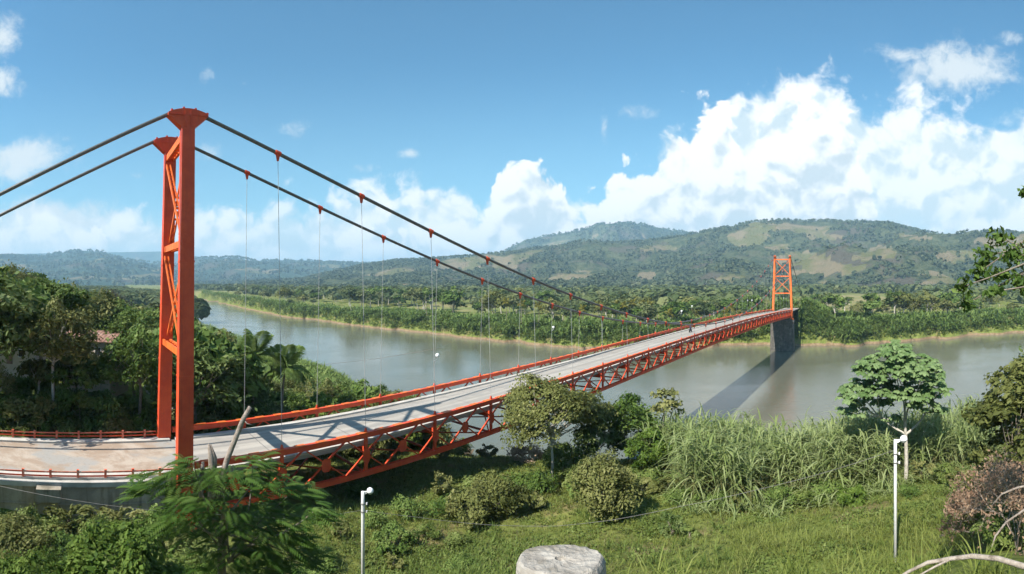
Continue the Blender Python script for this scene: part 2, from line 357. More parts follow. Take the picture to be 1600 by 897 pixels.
def ground_np(x, y):
    x = np.asarray(x, float); y = np.asarray(y, float)
    r = np.hypot(x, y); t = np.arctan2(x, y); px = 800+F*t
    rn, rf = shore(px)
    tab = np.stack([np.interp(r, [a for a, _ in COLS[c_]], [b for _, b in COLS[c_]]) for c_ in CX])
    pc = np.clip(px, CX[0], CX[-1]-1e-6); k = np.clip(np.searchsorted(CX, pc, side='right')-1, 0, len(CX)-2)
    cx = np.array(CX, float); w = (pc-cx[k])/(cx[k+1]-cx[k]); w = w*w*(3-2*w)
    i = np.arange(r.size).reshape(r.shape)
    tf = tab.reshape(len(CX), -1); z = (tf[k.ravel(), i.ravel()]*(1-w.ravel())+tf[k.ravel()+1, i.ravel()]*w.ravel()).reshape(r.shape)
    z = z+(fbm(x/6.0, y/6.0, 4, 3)-.5)*np.interp(r, [0, 6, 22, 25, 60], [.1, .3, .9, 1.2, 1.6])
    bank = .05*np.minimum(rn, 300)+2
    z = np.where(r > rn-bank, np.minimum(z, .15+(z-.15)*np.clip((rn-r)/bank, 0, 1)), z)
    z = np.where(r > rn, -np.clip((r-rn)*.35, 0, 4)+.1, z)
    # far side
    dfar = r-rf
    plain = 7.0+4*sstep(r, 350, 1000)+10*sstep(r, 1200, 4000)+1.5*sstep(px, 1000, 1350)+(fbm(x/60., y/60., 3, 8)-.5)*2.2
    up = np.clip(dfar/16.0, 0, 1)
    zf = .05+up**.65*plain*(.85+.3*fbm(x/9., y/9., 3, 21))
    z = np.where(dfar > 0, zf, z)
    # embankments that carry the road at both ends
    s = (x-N1.x)*D.x+(y-N1.y)*D.y; tt = (x-N1.x)*LN.x+(y-N1.y)*LN.y
    dt = np.abs(tt-4.5)-4.6
    e2 = 18.25-np.clip((s-262)*.055, 0, 12)-np.clip(dt-2.5, 0, 99)*.55
    z = np.where((s > 225) & (s < 480) & (dt < 25) & (dfar > 0), np.maximum(z, e2*np.clip(dfar/17., 0, 1)**.75), z)
    e1 = np.where(s < -1.0, 18.25, -9)
    z = np.where((s < -1.0) & (tt > .9) & (tt < 9.4), e1, z)
    z = np.where((s < -1.0) & (s > -90) & (tt <= .9) & (tt > -14) & (px < 330), np.minimum(z, 16.6+np.clip(-4-tt, 0, 30)*.10), z)
    return z
def G(x, y): return float(ground_np(np.array([x]), np.array([y]))[0])
def on(px, r, dz=0.0): t = th(px); x, y = r*sin(t), r*cos(t); return Vector((x, y, G(x, y)+dz))

# ground sheet: one polar sheet out to the horizon
nth = 640
rr = np.concatenate([np.linspace(.3, 20, 26), np.linspace(20.7, 62, 60), np.linspace(63.5, 130, 42), np.geomspace(134, 224, 19), np.arange(227, 345, 2.4), np.geomspace(349, 700, 28), np.geomspace(735, 14000, 30)])
tf = np.concatenate([np.linspace(-1.15, 1.15, 480, endpoint=False), np.linspace(1.15, 2*pi-1.15, nth-480, endpoint=False)])
TT, RR = np.meshgrid(tf, rr, indexing='ij')
gx, gy = RR*np.sin(TT), RR*np.cos(TT); gz = ground_np(gx, gy)
nr = len(rr)
ii, jj = np.meshgrid(np.arange(nth), np.arange(nr-1), indexing='ij')
a = (ii*nr+jj).ravel(); b = (((ii+1) % nth)*nr+jj).ravel()
gf = np.stack([a, a+1, b+1, b], 1)
px_ = 800+F*np.where(TT > pi, TT-2*pi, TT); rn_, rf_ = shore(px_)
soil = gz*0
def blob(px0, r0, wx, wr): return np.exp(-((px_-px0)/wx)**2-((RR-r0)/wr)**2)
soil = np.maximum(soil, .85*blob(690, 27, 60, 4)+.6*blob(770, 62, 60, 14)+.35*blob(1500, 24, 60, 6))
soil = np.clip(soil, 0, 1)
field = np.where(RR > rf_+60, sstep(fbm(gx/170., gy/170., 3, 33), .47, .56), 0)
def groundmat():
    m_, n_, b_ = mat_new('ground_cover'); co = geo_co(n_)
    so = n_.new('ShaderNodeAttribute', attribute_name='soil').outputs['Fac']; sz = n_.new('ShaderNodeSeparateXYZ'); n_.put(sz.inputs[0], co); so = n_.m('MAXIMUM', so, n_.ss(sz.outputs[2], .5, 1.7, 1, 0)); fi = n_.new('ShaderNodeAttribute', attribute_name='field').outputs['Fac']
    g = n_.mix(n_.ss(n_.noise(co, .35, 5, .65), .38, .62), (.105, .135, .028), (.180, .200, .052))
    g = n_.mix(n_.ss(n_.noise(co, 1.7, 5, .7), .50, .68), g, (.070, .095, .022))
    g = n_.mix(n_.ss(n_.noise(co, .16, 4, .6), .52, .66), g, (.21, .175, .075))
    g = n_.mix(n_.m('MULTIPLY', fi, .85), g, n_.mix(n_.ss(n_.noise(co, .012, 3), .42, .58), (.15, .17, .05), (.25, .21, .10)))
    s2 = n_.mix(n_.ss(n_.noise(co, .9, 5, .7), .35, .65), (.16, .105, .06), (.25, .185, .115))
    f = n_.ss(n_.m('ADD', so, n_.m('MULTIPLY', n_.m('SUBTRACT', n_.noise(co, .5, 5, .7), .5), .7)), .35, .65)
    n_.put(b_.inputs['Base Color'], n_.mix(f, g, s2)); b_.inputs['Roughness'].default_value = .95; b_.inputs['Specular IOR Level'].default_value = .1
    bp = n_.new('ShaderNodeBump'); bp.inputs['Strength'].default_value = .8; bp.inputs['Distance'].default_value = .15
    n_.put(bp.inputs['Height'], n_.noise(co, 5, 6, .7)); n_.put(b_.inputs['Normal'], bp.outputs[0])
    return m_
M['ground'] = groundmat()
tag(npmesh('ground', np.stack([gx, gy, gz], -1).reshape(-1, 3), gf, M['ground'], attrs={'soil': soil.ravel(), 'field': field.ravel()}, smooth=True), kind='structure')

# river
def watermat():
    m_, n_, b_ = mat_new('river_water'); co = geo_co(n_)
    col = n_.mix(n_.ss(n_.noise(co, .012, 4, .6), .36, .64), (.112, .114, .080), (.140, .140, .100))
    n_.put(b_.inputs['Base Color'], col); b_.inputs['Roughness'].default_value = .10; b_.inputs['IOR'].default_value = 1.33
    mp = n_.new('ShaderNodeMapping'); n_.put(mp.inputs[0], co); mp.inputs['Rotation'].default_value = (0, 0, radians(-35)); mp.inputs['Scale'].default_value = (1, 2.2, 1)
    h1 = n_.noise(mp.outputs[0], .55, 6, .62); h2 = n_.noise(mp.outputs[0], .05, 4, .6)
    calm = n_.ss(n_.noise(co, .02, 4, .65, dist=1.5), .36, .66, .5, 1.0)
    h = n_.m('MULTIPLY', h1, calm)
    bp = n_.new('ShaderNodeBump'); bp.inputs['Strength'].default_value = .20; bp.inputs['Distance'].default_value = .30
    n_.put(bp.inputs['Height'], h); n_.put(b_.inputs['Normal'], bp.outputs[0])
    n_.put(b_.inputs['Roughness'], n_.ss(calm, .5, 1.0, .10, .16))
    return m_
M['water'] = watermat()
tag(npmesh('river', [(-3000, -400, 0), (3500, -400, 0), (3500, 4200, 0), (-3000, 4200, 0)], [(0, 1, 2, 3)], M['water']), kind='structure')

# hills
HILLS = []
def hills(name, prof, r0, R, Rb, seed, rough=.12, ridge=.25, mat=None, fields=()):
    xs = [p[0] for p in prof]; ys = [p[1] for p in prof]
    n1, n2 = 620, 84
    t = np.linspace(th(xs[0]), th(xs[-1]), n1); r = np.concatenate([np.linspace(r0, R, 66), np.linspace(R, Rb, 19)[1:]]); n2 = len(r)
    T2, R2 = np.meshgrid(t, r, indexing='ij'); px = 800+F*T2
    crest = (HOR-np.interp(px, xs, ys))/F*R+CAMZ
    x, y = R2*np.sin(T2), R2*np.cos(T2)
    q = (R2-r0)/(R-r0); sc = (R-r0)/3.2
    nz = fbm(x/sc, y/sc, 5, seed)-.5; rg = 1-np.abs(2*fbm(x/(sc*.8), y/(sc*.8), 4, seed+9)-1)*2
    env = np.clip(4*q*(1-q), 0, 1)
    qq = np.clip(q+env*(ridge*nz*1.6+ridge*.35*(rg-.4)), 0, 1.02)
    up = np.where(q <= 1, sstep(qq, 0, 1)*.55+qq**1.6*.45, 1-.35*((R2-R)/(Rb-R))**1.3)
    z = 9+(crest-9)*up+(fbm(x/(sc*.12), y/(sc*.12), 3, seed+4)-.5)*rough*.25*crest*np.clip(q*3, 0, 1)*np.where(q < 1, 1, .4)*np.clip(1.15-np.minimum(q, 1), .12, 1)
    fm = sstep(fbm(x/(sc*.42), y/(sc*.42), 4, seed+21), .59, .66)*.85*np.clip(q*4, .2, 1)
    pyv = HOR-(z-CAMZ)/R2*F
    for fx_, fy_, wx, wy in fields:
        e = ((px-fx_)/wx)**2+((pyv-fy_)/wy)**2+(fbm(px/9, pyv/5, 3, 4)-.5)*1.1
        fm = np.maximum(fm, 1-sstep(e, .75, 1.05))
    fm = fm*(1-.9*sstep(q, .80, .90))
    ii, jj = np.meshgrid(np.arange(n1-1), np.arange(n2-1), indexing='ij'); a = (ii*n2+jj).ravel(); b = a+n2
    o = npmesh(name, np.stack([x, y, z], -1).reshape(-1, 3), np.stack([a, a+1, b+1, b], 1), mat or M['hill'], attrs={'field': fm.ravel()}, smooth=True)
    tag(o, kind='structure')
    HILLS.append((t, r, x, y, z, fm, q))
    return o
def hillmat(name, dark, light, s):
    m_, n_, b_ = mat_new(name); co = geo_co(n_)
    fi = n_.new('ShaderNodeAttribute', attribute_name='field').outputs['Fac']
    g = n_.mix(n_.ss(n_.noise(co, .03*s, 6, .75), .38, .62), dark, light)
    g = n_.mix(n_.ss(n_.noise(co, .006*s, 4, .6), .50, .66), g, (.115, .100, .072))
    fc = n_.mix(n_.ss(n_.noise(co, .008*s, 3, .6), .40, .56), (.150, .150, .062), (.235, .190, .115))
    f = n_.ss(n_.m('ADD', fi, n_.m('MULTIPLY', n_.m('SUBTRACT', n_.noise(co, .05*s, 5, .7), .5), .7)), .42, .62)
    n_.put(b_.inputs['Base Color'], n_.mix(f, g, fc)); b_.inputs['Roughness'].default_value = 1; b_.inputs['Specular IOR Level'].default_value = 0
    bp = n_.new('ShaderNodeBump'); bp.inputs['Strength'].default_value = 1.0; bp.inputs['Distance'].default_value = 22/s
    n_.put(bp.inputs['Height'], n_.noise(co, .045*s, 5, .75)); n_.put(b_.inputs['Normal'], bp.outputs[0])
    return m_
M['hill'] = hillmat('hill_forest_cover', (.050, .068, .032), (.118, .130, .066), 1.0)
M['hillfar'] = hillmat('haze_tinted_hill_cover', (.045, .080, .055), (.080, .115, .080), .5)  # far hills: base colour turned bluish, part of the haze painted in
hills('hills', [(380, 441), (470, 437), (520, 424), (560, 416), (620, 407), (700, 404), (760, 400), (820, 392), (900, 384), (1000, 378), (1080, 371), (1130, 361), (1180, 352), (1240, 348), (1330, 345), (1390, 349),
      (1440, 361), (1500, 371), (1540, 374), (1620, 372), (1750, 378), (1900, 390), (2100, 430)], 900, 2900, 4000, 3, .34, .46,
      fields=[(1378, 394, 26, 10), (1350, 402, 22, 6), (1140, 435, 26, 6), (1495, 402, 34, 11), (1255, 405, 46, 12), (1310, 420, 60, 8), (1030, 388, 34, 5), (790, 415, 22, 8), (1010, 431, 16, 7), (1290, 370, 30, 5), (1440, 372, 20, 4), (1215, 385, 22, 6)])
hills('hills', [(700, 415), (780, 398), (820, 375), (860, 368), (905, 360), (940, 350), (985, 348), (1020, 354), (1060, 362), (1110, 366), (1180, 368), (1300, 375), (1400, 400)], 3300, 4700, 6000, 13, .2, .4)
hills('hills', [(-500, 400), (-200, 405), (0, 403), (60, 401), (95, 396), (120, 391), (160, 394), (190, 404), (230, 411), (280, 414), (312, 404), (370, 403), (400, 409), (440, 407), (480, 408), (540, 412), (600, 414), (680, 425), (760, 436)],
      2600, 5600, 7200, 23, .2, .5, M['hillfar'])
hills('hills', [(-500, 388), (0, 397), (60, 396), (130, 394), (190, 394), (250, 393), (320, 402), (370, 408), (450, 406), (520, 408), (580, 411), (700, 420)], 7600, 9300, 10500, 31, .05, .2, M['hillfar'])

# ------------------------------------------------------------------ the bridge
bridge = tag(empty('suspension_bridge', B(0, 0, ZT)), 'orange red steel suspension bridge carrying a concrete road across the brown river', 'bridge')
BINV = Matrix.Translation(-Vector(bridge.location))
def part(mb, name, mat, parent=None, smooth=False):
    """meshes are drawn in world space, then set under a parent"""
    o = mb.build(name, mat, None, smooth)
    p = parent or bridge; o.parent = p
    o.matrix_parent_inverse = BINV
    return o
def holder(name, parent=None):
    o = empty(name); o.parent = parent or bridge; o.matrix_parent_inverse = BINV; return o
def sub(mb, name, mat, par, smooth=False):
    o = mb.build(name, mat, None, smooth); o.parent = par
    return o
def zd(s): return ZT+2.1*(1-((s-114)/114)**2)
NP = 30; PL = SPAN/NP
def strip(t0, t1, z0, z1, s0=0.9, s1=227.1, n=60, zf=zd):
    mb = MB(); vs = []; fs = []
    for i in range(n+1):
        s = s0+(s1-s0)*i/n; z = zf(s)
        vs += [B(s, t0, z+z0), B(s, t1, z+z0), B(s, t1, z+z1), B(s, t0, z+z1)]
        if i: a = 4*(i-1); fs += [(a+k, a+(k+1) % 4, a+4+(k+1) % 4, a+4+k) for k in range(4)]
    fs += [(0, 1, 2, 3)[::-1], (4*n, 4*n+1, 4*n+2, 4*n+3)]
    mb.add(vs, fs); return mb
def deckmat():
    m_, n_, b_ = mat_new('bridge_deck_concrete'); co = geo_co(n_)
    mp = n_.new('ShaderNodeMapping'); n_.put(mp.inputs[0], co); mp.inputs['Rotation'].default_value = (0, 0, -math.atan2(D.y, D.x)); 
    st = n_.new('ShaderNodeMapping'); n_.put(st.inputs[0], n_.vm('MULTIPLY', mp.outputs[0], (.05, 1.1, 1)))
    f = n_.noise(st.outputs[0], 1.0, 5, .65)
    c1 = n_.mix(n_.ss(f, .36, .64), (.28, .252, .215), (.385, .352, .305))
    c1 = n_.mix(n_.ss(n_.noise(co, .5, 6, .7), .50, .72), c1, (.25, .235, .21))
    sd_ = n_.new('ShaderNodeSeparateXYZ'); n_.put(sd_.inputs[0], mp.outputs[0])
    yy = n_.m('ADD', sd_.outputs[1], -(N1.x*-D.y+N1.y*D.x)); tr_ = n_.m('ABSOLUTE', n_.m('SUBTRACT', n_.m('ABSOLUTE', n_.m('SUBTRACT', n_.m('ABSOLUTE', n_.m('SUBTRACT', yy, 4.5)), 1.75)), .85))
    c1 = n_.mix(n_.m('MULTIPLY', n_.ss(tr_, .42, .1), n_.ss(n_.noise(co, .4, 5, .7), .30, .62, .15, .6)), c1, (.24, .225, .205))
    n_.put(b_.inputs['Base Color'], c1); b_.inputs['Roughness'].default_value = .85
    bp = n_.new('ShaderNodeBump'); bp.inputs['Strength'].default_value = .3; bp.inputs['Distance'].default_value = .02
    n_.put(bp.inputs['Height'], n_.noise(co, 8, 5, .7)); n_.put(b_.inputs['Normal'], bp.outputs[0])
    return m_
M['deck'] = deckmat()
def roadmat():
    m_, n_, b_ = mat_new('worn_road'); co = geo_co(n_)
    c1 = n_.mix(n_.ss(n_.noise(co, .35, 6, .7, dist=.6), .40, .62), (.30, .225, .165), (.40, .335, .27))
    c1 = n_.mix(n_.ss(n_.noise(co, .22, 4, .6), .50, .62), c1, (.30, .285, .26))
    c1 = n_.mix(n_.ss(n_.noise(co, 3, 5, .75), .54, .75), c1, (.20, .165, .13))
    n_.put(b_.inputs['Base Color'], c1); b_.inputs['Roughness'].default_value = .92
    bp = n_.new('ShaderNodeBump'); bp.inputs['Strength'].default_value = .4; bp.inputs['Distance'].default_value = .03
    n_.put(bp.inputs['Height'], n_.noise(co, 6, 5, .7)); n_.put(b_.inputs['Normal'], bp.outputs[0])
    return m_
M['road'] = roadmat()
part(strip(.35, 8.65, -.28, 0), 'deck_slab', M['deck'])
part(strip(.36, .98, 0.0, .17), 'kerb', M['concrete'])
part(strip(8.02, 8.64, 0.0, .17), 'kerb', M['concrete'])
for k in range(1, NP):
    s = k*PL; mb = MB(); mb.beam(B(s, 1.0, zd(s)+.002), B(s, 8.0, zd(s)+.002), .07, .012); part(mb, 'expansion_joint', M['wire'])
# towers
LEGZ = 44.95-1.0
LEAN_IN = .85
def tower(s0, near):
    tw = holder('tower'); lean = .42 if near else 0
    def lc(side, z):                                          # leg axis
        f_ = (z-ZT)/(LEGZ-ZT); t = (0 if side == 0 else WID)
        return B(s0+lean*f_, t+(1 if side == 0 else -1)*LEAN_IN*f_, z)
    for side in (0, 1):
        zb = 15.3 if side == 0 else 14.6
        mb = MB(); w0, w1 = 1.12, .95
        def ring(z, wd, dp):
            c_ = lc(side, z); return [c_+D*a*wd/2+LN*b*dp/2 for a, b in ((-1, -1), (1, -1), (1, 1), (-1, 1))]
        mb.hexa(ring(zb, 1.15, .95), ring(LEGZ, .95, .9))
        leg = sub(mb, 'leg', M['red'] if near else M['orange'], tw)
        for z in (ZT+7.2, ZT+15.5):                            # bolted splice collars
            w = 1.12-.17*(z-ZT)/25+.06; mb = MB()
            mb.hexa(ring(z-.06, w, .99), ring(z+.06, w, .99)); sub(mb, 'splice_collar', M['red'] if near else M['orange'], tw)
        mb = MB(); mb.hexa(ring(zb-.35, 1.7, 1.5), ring(zb, 1.6, 1.4)); sub(mb, 'base_plate', M['red'] if near else M['orange'], tw)
        # saddle: flared head with a curved top, stiffener ribs and cable bolts
        mb = MB(); c0 = lc(side, LEGZ)
        prof = [(-.52, 0), (.52, 0)]
        topn = 10; L = 1.48
        top = [(L-2*L*i/topn, 1.05+.33*(1-(1-2*i/topn)**2)) for i in range(topn+1)]
        poly = prof+[(L, .86)]+top+[(-L, .86)]
        def pl(dp): return [c0+D*a+LN*dp+Vector((0, 0, h)) for a, h in poly]
        mb.hexa(pl(-.42), pl(.42))
        sa = sub(mb, 'saddle', M['red'] if near else M['orange'], tw)
        mt_ = M['red'] if near else M['orange']
        def one(p, q, w, h, up, nm): m3 = MB(); m3.beam(p, q, w, h, up); sub(m3, nm, mt_, tw)
        for a in (-.22, .22):
            for sg in (-1, 1): one(c0+D*a+LN*sg*.45+Vector((0, 0, .02)), c0+D*a+LN*sg*.45+Vector((0, 0, 1.2)), .06, .10, D, 'saddle_rib')
        for i in range(0, topn+1, 3 if near else 5):
            a, h = top[i]; one(c0+D*a+Vector((0, 0, h-.02)), c0+D*a+Vector((0, 0, h+.16)), .14, .5, LN, 'saddle_bolt')
        for sg in (-1, 1): one(c0+D*-1.5+LN*sg*.44+Vector((0, 0, .9)), c0+D*1.5+LN*sg*.44+Vector((0, 0, .9)), .05, .08, (0, 0, 1), 'saddle_flange')
    hs_ = [ZT+.345*(LEGZ-ZT), ZT+.665*(LEGZ-ZT), LEGZ-.5]
    mt = M['red'] if near else M['orange']
    for z in hs_:
        mb = MB()
        for dd in (-.3, .3): mb.beam(lc(0, z)+LN*.45+D*dd, lc(1, z)-LN*.45+D*dd, .16, .5)
        a0 = lc(0, z)+LN*.45; a1 = lc(1, z)-LN*.45
        for i in range(8): mb.beam(a0.lerp(a1, (i+.5)/8)-D*.3, a0.lerp(a1, (i+.5)/8)+D*.3, .16, .3)
        sub(mb, 'strut', M['orange'], tw)
    for k in range(2):                                        # laced diagonals: two channels joined by battens
        for (sa_, sb_) in ((0, 1), (1, 0)):
            p = lc(sa_, hs_[k]+.25); q = lc(sb_, hs_[k+1]-.25); p = p+(q-p)*.05; q = q-(q-p)*.05
            off = D*(.20 if sa_ else -.20); mb = MB()
            for dd in (-.16, .16): mb.beam(p+off+D*dd, q+off+D*dd, .10, .22)
            n = 13
            for i in range(n):
                c_ = p.lerp(q, (i+.5)/n)+off; mb.beam(c_-D*.16, c_+D*.16, .10, .18)
            sub(mb, 'laced_brace', M['orange'], tw)
    return lc
lcN = tower(0, True); lcF = tower(SPAN, False)
# stiffening trusses
def truss(t, near):
    tr = holder('stiffening_truss'); rd = M['red']
    sg = -1 if t < 4 else 1
    H0, H1 = .72, -2.66
    def pt(s, h, dt=0): return B(s, t+dt, zd(s)+h)
    sub(strip(t-.20, t+.20, H0-.22, H0+.20, .75, 227.2, 60), 'top_chord', rd, tr)
    for i in range(60*2):                                      # batten plates on the chord's upper face
        s = 1.2+i*(225.6/120); mb = MB(); mb.beam(pt(s, H0+.215), pt(s+.85, H0+.215), .50, .035); sub(mb, 'batten_plate', M['orange'], tr)
    sub(strip(t-.22, t+.22, H1-.02, H1+.05, .75, 227.2, 60), 'bottom_chord', rd, tr)
    mb = strip(t-.22, t-.17, H1+.05, H1+.36, .75, 227.2, 60); m2 = strip(t+.17, t+.22, H1+.05, H1+.36, .75, 227.2, 60); mb.add(m2.v, m2.f)
    sub(mb, 'bottom_chord', rd, tr)
    for k in range(0, 61):
        s = k*PL/2
        if k % 2 == 0 and 0 < k < 60:
            mb = MB(); mb.beam(pt(s, H1+.3), pt(s, H0+.15), .20, .26, D); sub(mb, 'vertical_post', rd, tr)
        if 0 < k < 60:
            mb = MB(); c_ = pt(s, (H0+H1)/2-.05)
            w = .40 if k % 2 else .36; h = .52
            def gp(dt): return [c_+D*(a*w)+Vector((0, 0, b*h))+LN*dt for a, b in ((-1, -.6), (-.55, -1), (.55, -1), (1, -.6), (1, .6), (.55, 1), (-.55, 1), (-1, .6))]
            mb.hexa(gp(sg*.12-.02), gp(sg*.12+.02)); sub(mb, 'gusset_plate', rd, tr)
            for a in (-1, 1):
                mb = MB(); q = pt(s-a*PL/4, H1+.3); p = pt(s+a*PL/4, H0-.15)
                mb.beam(q+LN*a*.06, p+LN*a*.06, .10, .17, LN); sub(mb, 'diagonal', rd, tr)
    return tr
truss(0, True); truss(WID, False)
for k in range(1, NP):
    s = k*PL; mb = MB(); z = zd(s)
    mb.beam(B(s, .1, z-.62), B(s, 8.9, z-.62), .28, .60); part(mb, 'floor_beam', M['red'])
    mb = MB(); mb.beam(B(s, .2, z-2.5), B(s, 8.8, z-2.5), .18, .18); part(mb, 'bottom_strut', M['red'])
mb = MB()
for k in range(NP):
    s0, s1 = k*PL, (k+1)*PL
    mb.beam(B(s0, .3, zd(s0)-2.5), B(s1, 8.7, zd(s1)-2.5), .12, .12); mb.beam(B(s0, 8.7, zd(s0)-2.56), B(s1, .3, zd(s1)-2.56), .12, .12)
part(mb, 'lateral_bracing', M['red'])
mb = MB()
for t in (1.8, 3.6, 5.4, 7.2):
    m2 = strip(t-.1, t+.1, -.62, -.29, 1.2, 226.8, 40); mb.add(m2.v, m2.f)
part(mb, 'stringer', M['red'])
# cables
ZC = LEGZ+1.68
def zc(s): return 22.75+(ZC-22.75)*((s-114)/114)**2
def ct(s, side):                                               # cables lean in with the legs
    f_ = max(0, (zc(s)-ZT)/(LEGZ-ZT)-.16)/.84; o = LEAN_IN*f_; return o if side == 0 else WID-o
for side in (0, 1):
    cb = holder('main_cable')
    pts = []
    a0 = lcN(side, ZC)-D*1.4; a0.z = LEGZ+1.02
    anchor = B(-62, ct(0, side), 16.8); a9 = lcF(side, ZC)+D*1.4; a9.z = LEGZ+1.02; anc2 = B(SPAN+62, ct(0, side), 16.4)
    mb = MB()
    bs = []
    for i in range(13):
        f_ = i/12; p = anchor.lerp(a0, f_); p.z -= 1.0*4*f_*(1-f_)*.35; bs.append(p)
    mb.tube(bs, .15, 8); sub(mb, 'backstay', M['cable'], cb)
    mb = MB()
    mb.tube([B(1.7+i*(SPAN-3.4)/96, ct(1.7+i*(SPAN-3.4)/96, side), zc(1.7+i*(SPAN-3.4)/96)-.02) for i in range(97)], .15, 8); sub(mb, 'suspended_cable', M['cable'], cb)
    mb = MB(); mb.tube([a9.lerp(anc2, i/8) for i in range(9)], .15, 8); sub(mb, 'backstay', M['cable'], cb)
# hangers with their clamps
for side in (0, 1):
    for k in range(1, NP):
        s = k*PL; hz = zc(s); t1 = ct(s, side); t0 = 0 if side == 0 else WID; c_ = B(s, t1, hz)
        hg = holder('hanger')
        mb = MB(); mb.tube([B(s, t0, zd(s)+1.02), c_], .021, 5); sub(mb, 'rod', M['rod'], hg)
        mb = MB(); sl = D*1.0; sl.z = (zc(s+.5)-zc(s-.5)); sl.normalize()
        mb.tube([c_-sl*.26, c_-sl*.20, c_+sl*.20, c_+sl*.26], [.165, .205, .205, .165], 8)
        lo = c_-Vector((0, 0, .62))
        w = D*.17
        def rg2(dt): return [c_-w+LN*dt+Vector((0, 0, -.05)), lo-D*.06+LN*dt, lo+D*.06+LN*dt, c_+w+LN*dt+Vector((0, 0, -.05))]
        mb.hexa(rg2(-.08), rg2(.08)); sub(mb, 'cable_clamp', M['red'], hg)
        mb = MB(); b_ = B(s, t0, zd(s)+.9); mb.hexa([b_+D*a*.14+LN*e*.10 for a, e in ((-1, -1), (1, -1), (1, 1), (-1, 1))], [b_+D*a*.05+LN*e*.05+Vector((0, 0, .38)) for a, e in ((-1, -1), (1, -1), (1, 1), (-1, 1))])
        sub(mb, 'socket', M['red'], hg)
        if (side == 0 and k in (3, 11, 19, 27)) or (side == 1 and k in (7, 15, 23)):
            p = B(s, t0, zd(s)+(5.9 if side == 0 else 5.2)); f_ = (p.z-zd(s)-1)/(hz-zd(s)-1); p += LN*(t1-t0)*f_
            mb = MB(); mb.tube([p, p+D*.35+Vector((0, 0, .12)), p+D*.45+Vector((0, 0, .32))], .025, 5)
            q = p+D*.45+Vector((0, 0, .50)); ring = [q+Vector((0, 0, .2*sin(e))) for e in (-1.3, -.7, 0, .7, 1.3)]
            mb.tube(ring, [.2*cos(e) for e in (-1.3, -.7, 0, .7, 1.3)], 8); sub(mb, 'lamp', M['white'], hg, True)
# piers
def block(s0, s1, t0, t1, z0, z1, flare=.0):
    mb = MB(); b_ = [B(s, t, z0) for s, t in ((s0-flare, t0-flare), (s1+flare, t0-flare), (s1+flare, t1+flare), (s0-flare, t1+flare))]
    mb.hexa(b_, [B(s, t, z1) for s, t in ((s0, t0), (s1, t0), (s1, t1), (s0, t1))]); return mb
part(block(-1.4, 1.4, -1.4, WID+1.4, 5, 14.95, .3), 'pier', M['wallconcrete'])
part(block(SPAN-1.7, SPAN+1.9, -.9, WID+.9, -4, 14.6, .35), 'pier', M['darkconcrete'])
mb = block(SPAN-1.9, SPAN+2.1, -1.15, WID+1.15, 13.2, 14.55); part(mb, 'pier_cap', M['darkconcrete'])

# approach roads (one sheet each end), kerbs, walls, railings
def zap(s): return ZT
def zfar(s): return 18.6-max(0, s-262)*.055-.0
rd = strip(.4, 8.6, -.30, 0, -75, .86, 40, zap).build('road', M['road']); tag(rd, kind='structure')
rd = strip(.4, 8.6, -.30, 0, 227.2, 470, 60, zfar).build('road', M['road']); tag(rd, kind='structure')
mb = strip(8.02, 8.95, -.30, .16, -75, .4, 30, zap); tag(mb.build('pavement', M['concrete']), kind='structure')
mb = strip(.02, .98, -.30, .16, -75, -.8, 30, zap); tag(mb.build('pavement', M['concrete']), kind='structure')
ab = tag(empty('retaining_wall', B(-20, 0, 14)), 'grimy brown concrete retaining wall holding up the approach road', 'wall')
def wpart(mb, name, mat, root, smooth=False):
    o = mb.build(name, mat, None, smooth); o.parent = root; o.matrix_parent_inverse = Matrix.Translation(-Vector(root.location)); return o
wpart(block(-75, -1.45, -.28, .0, 13, ZT-.32), 'wall_face', M['wallconcrete'], ab)
wpart(block(-75, -1.45, -.42, -.0, ZT-.315, ZT+.02), 'coping', M['concrete'], ab)
wpart(block(-10.45, -8.75, -1.35, -.42, ZT-1.0, ZT-.12), 'corbel', M['wallconcrete'], ab)
wpart(block(-10.25, -8.95, -.95, -.29, ZT-1.7, ZT-1.0), 'corbel', M['wallconcrete'], ab)
for i in range(13):
    s = -3.4-i*3.9; wpart(block(s, s+.09, -.31, -.282, 13, ZT-.33), 'formwork_rib', M['wallconcrete'], ab)
wpart(block(-75, -1.5, -.335, -.283, ZT-1.62, ZT-1.54), 'formwork_rib', M['wallconcrete'], ab)
for side in (0, 1):
    t = .12 if side == 0 else 8.88
    g_ = tag(empty('guard_rail', B(-30, t, ZT)), ('low chipped red railing along the wall side of the approach road' if side == 0 else 'low chipped red railing along the forest side of the approach road'), 'railing')
    base = ZT+.16 if side else ZT+.025
    for i in range(36):
        s = -1.75-i*1.95
        mb = MB(); mb.beam(B(s, t, base), B(s, t, base+.66), .17, .17, D); mb.beam(B(s, t, base+.66), B(s, t, base+.70), .20, .20, D); wpart(mb, 'post', M['redwhite'], g_)
    for h in (.24, .52):
        mb = MB(); mb.beam(B(-72, t, base+h), B(-.7, t, base+h), .06, .10); wpart(mb, 'rail', M['redwhite'] if h > .4 else M['red'], g_)
for side in (0, 1):
    an = tag(block(-66, -59, -1.2+side*7.6, 2.6+side*7.6, 10, 18.3).build('anchor_block', M['concrete']), ('concrete anchor block holding the nearer cable' if side == 0 else 'concrete anchor block holding the farther cable'), 'anchorage')

